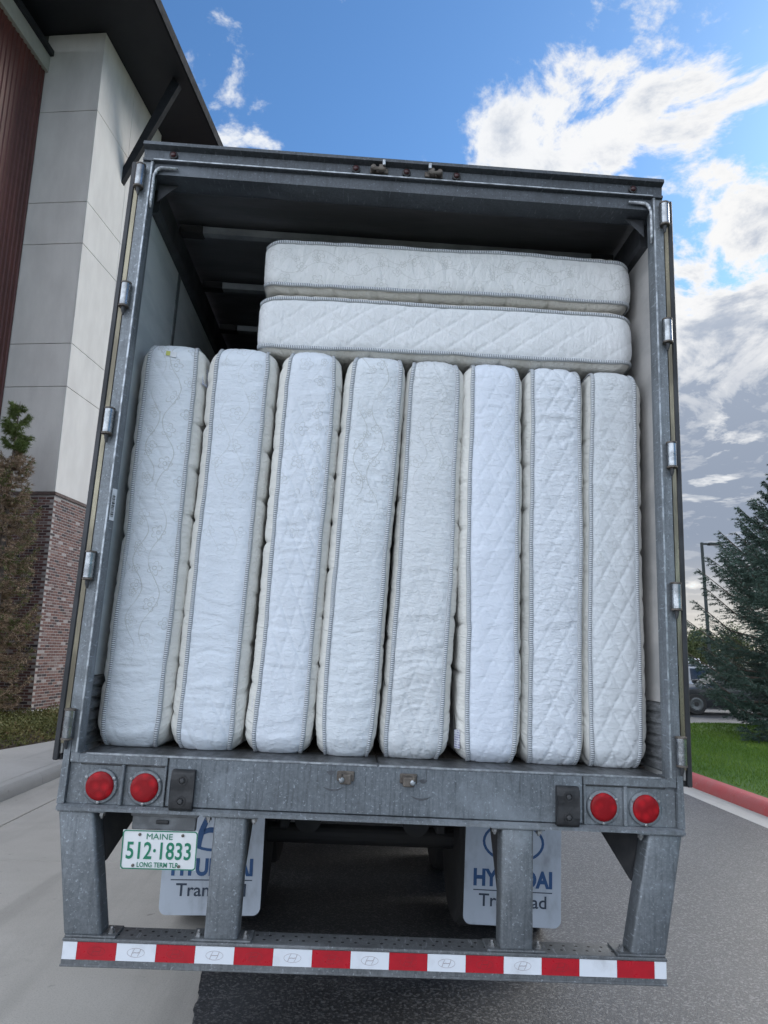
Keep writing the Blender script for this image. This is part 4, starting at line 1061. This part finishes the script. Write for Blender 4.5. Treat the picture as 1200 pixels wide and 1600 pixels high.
def tone_dying(P, c, r):
    f = P[:, 2] / 7.0; green = np.where(f > .84, .9, np.where((c > .78) & (np.hypot(P[:, 0], P[:, 1]) > .28), .74, .30))
    return green + r.normal(size=len(P)) * .13, (f > .84) | (c > .30)
def rdy(z):
    return np.interp(z, [0, .5, 2, 4, 5.0, 5.6, 5.95, 6.3, 6.7, 7.05], [.70, .82, .80, .66, .52, .28, .18, .33, .19, .04])
spruce('spruce_tree', (-7.66, 12.4, .13), 7.05, rdy, 8, 'thin half dead brown spruce with green tip before the brick base', 'spruce_dying', tone_dying, whorl=.27, per=8, needles=13, nl=.085, droop=.75, z0=.45, nw=.0065)
# ground cover in the planting bed
rnd = np.random.default_rng(3)
n = 42000
x = rnd.uniform(-9.5, -4.7, n); y = rnd.uniform(7.5, 15.2, n)
ok = (x < np.array([walk_edge(q) for q in y]) - .06)
x, y = x[ok], y[ok]
hh = (.22 + .12 * vnoise(x * 2.2, y * 2.2, 2) + .06 * vnoise(x * 6, y * 6, 3)) * np.clip((np.array([walk_edge(q) for q in y]) - x) / .35, .15, 1)
z_ = .14 + hh * rnd.random(len(x)) ** .5
D = np.stack([rnd.normal(size=len(x)) * .6, rnd.normal(size=len(x)) * .6, rnd.uniform(.1, 1, len(x))], 1); D /= np.linalg.norm(D, axis=1, keepdims=True); D *= rnd.uniform(.03, .065, len(x))[:, None]
o = tri_cloud('ground_cover', np.stack([x, y, z_], 1), D, np.full(len(x), .017), .35 + .5 * (vnoise(x * 1.4, y * 1.4, 7) * .5 + .3) + rnd.normal(size=len(x)) * .15, 'cover_leaf', None, rnd, kind='stuff', label='low olive green ground cover between the walk and the brick base', category='ground cover')
# grass blades on the visible part of the lawn
n = 90000
x = rnd.uniform(4.93, 11.5, n); y = rnd.uniform(4.5, 14.8, n)
z_ = lawn_h(x, y) - .005
D = np.stack([rnd.normal(size=n) * .35, rnd.normal(size=n) * .35, np.ones(n)], 1); D *= (rnd.uniform(.025, .06, n))[:, None]
tri_cloud('grass', np.stack([x, y, z_], 1), D, np.full(n, .0055), .5 + .25 * vnoise(x * 1.2, y * .5, 4) + rnd.normal(size=n) * .18, 'grass_leaf', None, rnd, kind='stuff', label='short mown grass on the lawn behind the red kerb', category='grass')
# broadleaf trees far off behind the car park
def far_tree(loc, H, Rr, seed, label):
    rnd = np.random.default_rng(seed); root = empty('broadleaf_tree', loc, label, 'tree', 'trees beyond the car park')
    t = MB(); t.tube([(0, 0, 0), (.05, 0, H * .3), (0, .05, H * .6)], [.14, .10, .05], 8)
    for k in range(5): a = k * 1.3; t.tube([(0, 0, H * .3), (math.cos(a) * Rr * .5, math.sin(a) * Rr * .5, H * .62)], [.06, .02], 6)
    t.build('trunk', 'bark', root)
    n = 7000; cl = rnd.normal(size=(26, 3)) * [.45 * Rr, .45 * Rr, .22 * H] + [0, 0, H * .60]
    i = rnd.integers(0, 26, n); P = cl[i] + rnd.normal(size=(n, 3)) * [.22 * Rr, .22 * Rr, .09 * H]
    D = rnd.normal(size=(n, 3)); D /= np.linalg.norm(D, axis=1, keepdims=True); D *= .22
    tri_cloud('crown', P, D, np.full(n, .09), .3 + .4 * rnd.random(26)[i] + .2 * rnd.random(n), 'far_leaf', root, rnd)
for (X_, Y_, H_, R_, sd, lb) in ((36.4, 74, 4.6, 1.9, 1, 'olive broadleaf tree just right of the trailer edge, beyond the car park'), (40.5, 78, 4.2, 2.0, 2, 'small broadleaf tree beyond the car park, left of the lamp post foot'), (45.5, 80, 5.0, 2.4, 3, 'far broadleaf tree mostly hidden behind the dark spruce')):
    far_tree((X_, Y_, -.01), H_, R_, sd, lb)
# ------------------------------------------------------------------ street lamp
MT['lamp_paint'] = pmat('lamp_bronze_paint', (.020, .026, .024), (.03, .036, .034), 4, .5)
MT['lamp_glass'] = pmat('lamp_lens', (.5, .5, .48), None, 4, .3)
lx, ly = 17.75, 32.0
lamp = empty('street_lamp', (lx, ly, -.008), 'dark street lamp with a short arm left of the dark spruce', 'street lamp')
MB().lathe([(.22, 0), (.22, .5), (.19, .52)], (0, 0, 0), 'z', 16).build('footing', 'concrete_walk', lamp)
MB().hexa([(-.065, -.065, .52), (.065, -.065, .52), (.065, .065, .52), (-.065, .065, .52), (-.055, -.055, 7.62), (.055, -.055, 7.62), (.055, .055, 7.62), (-.055, .055, 7.62)]).build('pole', 'lamp_paint', lamp)
MB().box(.056, .34, -.03, .03, 7.50, 7.60, .01, 1).build('arm', 'lamp_paint', lamp)
hd = MB().box(.34, .98, -.16, .16, 7.49, 7.62, .03, 2).build('lamp_head', 'lamp_paint', lamp)
MB().box(.42, .90, -.11, .11, 7.483, 7.489).build('lens', 'lamp_glass', hd)
# ------------------------------------------------------------------ parked cars
MT['glass'] = pmat('car_glass', (.012, .014, .016), None, 3, .06, 0, spec=.8)
MT['trim'] = pmat('car_trim', (.015, .015, .016), None, 3, .5)
MT['headlamp'] = pmat('headlamp_glass', (.55, .57, .6), None, 3, .1, .2)
MT['alloy'] = pmat('wheel_alloy', (.10, .105, .11), None, 3, .3, .8)
def car(name, loc, rz, paint, label, tall=0.0, bed=False):
    MT['p_' + label] = pmat('car_paint', paint, None, 2, .42, .1, coat=.25)
    pm = MT['p_' + label]
    root = empty(name, loc, label, 'car' if not bed else 'pickup', 'cars parked beyond the lawn', (0, 0, rz))
    h = tall
    # stations: x, half width, sill z, shoulder z
    st = [(-2.25, .62, .42, .72), (-2.15, .80, .30, .86 + h * .5), (-1.5, .88, .24, .93 + h * .6), (-.6, .90, .22, .95 + h * .6), (.6, .90, .22, .94 + h * .6), (1.1, .89, .24, .90 + h * .6), (1.9, .84, .28, .78 + h * .6), (2.15, .74, .34, .66 + h * .5), (2.25, .58, .42, .58 + h * .3)]
    m = MB(); rows = []
    for x_, w_, a, b in st:
        rows.append([m.bm.verts.new(p) for p in ((x_, -w_ * .92, a), (x_, -w_, (a + b) / 2), (x_, -w_ * .97, b - .06), (x_, -w_ * .86, b), (x_, 0, b + .03), (x_, w_ * .86, b), (x_, w_ * .97, b - .06), (x_, w_, (a + b) / 2), (x_, w_ * .92, a))])
    for i in range(len(rows) - 1):
        for k in range(8): m.bm.faces.new((rows[i][k], rows[i][k + 1], rows[i + 1][k + 1], rows[i + 1][k]))
        m.bm.faces.new((rows[i][8], rows[i][0], rows[i + 1][0], rows[i + 1][8]))
    m.bm.faces.new(rows[0]); m.bm.faces.new(rows[-1][::-1])
    m.build('body', pm, root, 'auto')
    zb, zt = .90 + h * .6, 1.44 + h
    xr = (-1.75, -1.25, .25, .95) if not bed else (-.55, -.40, .25, .95)
    cab = MB(); lo, hi = .78, .60
    cab.hexa([(xr[0], -lo, zb), (xr[3], -lo, zb), (xr[3], lo, zb), (xr[0], lo, zb), (xr[1], -hi, zt), (xr[2], -hi, zt), (xr[2], hi, zt), (xr[1], hi, zt)], .05, 2)
    cab.build('cabin', pm, root, 'auto')
    def quad(pts, off, nm='window'):
        q = MB(); v = [Vector(p) for p in pts]; nrm = (v[1] - v[0]).cross(v[3] - v[0]).normalized() * off
        q.hexa([tuple(p) for p in v] + [tuple(p + nrm) for p in v]); q.build(nm, 'glass', root)
    def lerp(a, b, t): return tuple(np.array(a) * (1 - t) + np.array(b) * t)
    for sg in (-1, 1):
        A0, A1, B0, B1 = (xr[0], sg * lo, zb), (xr[3], sg * lo, zb), (xr[1], sg * hi, zt), (xr[2], sg * hi, zt)
        for t0, t1 in ((.10, .50), (.53, .90)):
            p = [lerp(lerp(A0, A1, t0), lerp(B0, B1, t0), .12), lerp(lerp(A0, A1, t1), lerp(B0, B1, t1), .12), lerp(lerp(A0, A1, t1), lerp(B0, B1, t1), .86), lerp(lerp(A0, A1, t0), lerp(B0, B1, t0), .86)]
            quad(p, .012 * -sg * -1 if sg < 0 else -.012)
    for x0, x1 in ((xr[3], xr[2]), (xr[0], xr[1])):
        a, b, c, d = (x0, -lo, zb), (x0, lo, zb), (x1, hi, zt), (x1, -hi, zt)
        p = [lerp(lerp(a, b, .07), lerp(d, c, .07), .1), lerp(lerp(a, b, .93), lerp(d, c, .93), .1), lerp(lerp(a, b, .93), lerp(d, c, .93), .88), lerp(lerp(a, b, .07), lerp(d, c, .07), .88)]
        quad(p, .012 if x0 > 0 else -.012, 'windscreen' if x0 > 0 else 'rear_window')
    for x_ in (-1.38, 1.38):
        for sg in (-1, 1):
            wv = MB().lathe([(.20, sg * .64), (.32, sg * .66), (.33, sg * .70), (.33, sg * .86), (.31, sg * .895), (.22, sg * .90)], (x_, 0, .33), 'y', 24).build('wheel', 'tyre', root, 'auto')
            MB().lathe([(.05, sg * .87), (.21, sg * .88), (.215, sg * .905), (.17, sg * .908), (.05, sg * .898)], (x_, 0, .33), 'y', 20).build('rim', 'alloy', wv)
    for sg in (-1, 1):
        MB().box(2.10, 2.215, min(sg * .42, sg * .70), max(sg * .42, sg * .70), .56 + h * .3, .68 + h * .4, .02, 1).build('headlight', 'headlamp', root)
        MB().box(-2.225, -2.12, min(sg * .46, sg * .74), max(sg * .46, sg * .74), .66 + h * .3, .80 + h * .4, .02, 1).build('rear_light', 'tape_red', root)
        MB().box(.72, .90, min(sg * .80, sg * .98), max(sg * .80, sg * .98), zb + .04, zb + .17, .03, 2).build('door_mirror', pm, root, 'auto')
car('parked_car', (12.55, 20.6, -.004), R(172), (.012, .014, .018), 'black car parked nearest behind the lawn, left of the dark spruce')
car('parked_car', (14.0, 25.4, -.004), R(-100), (.30, .32, .34), 'silver grey car parked behind the black one')
car('parked_car', (19.8, 37.5, -.004), R(-95), (.05, .06, .08), 'dark blue grey car parked between the silver car and the white pickup')
car('parked_pickup', (29.4, 58, -.004), R(172), (.72, .73, .74), 'white pickup parked at the far end of the car park', .35, True)
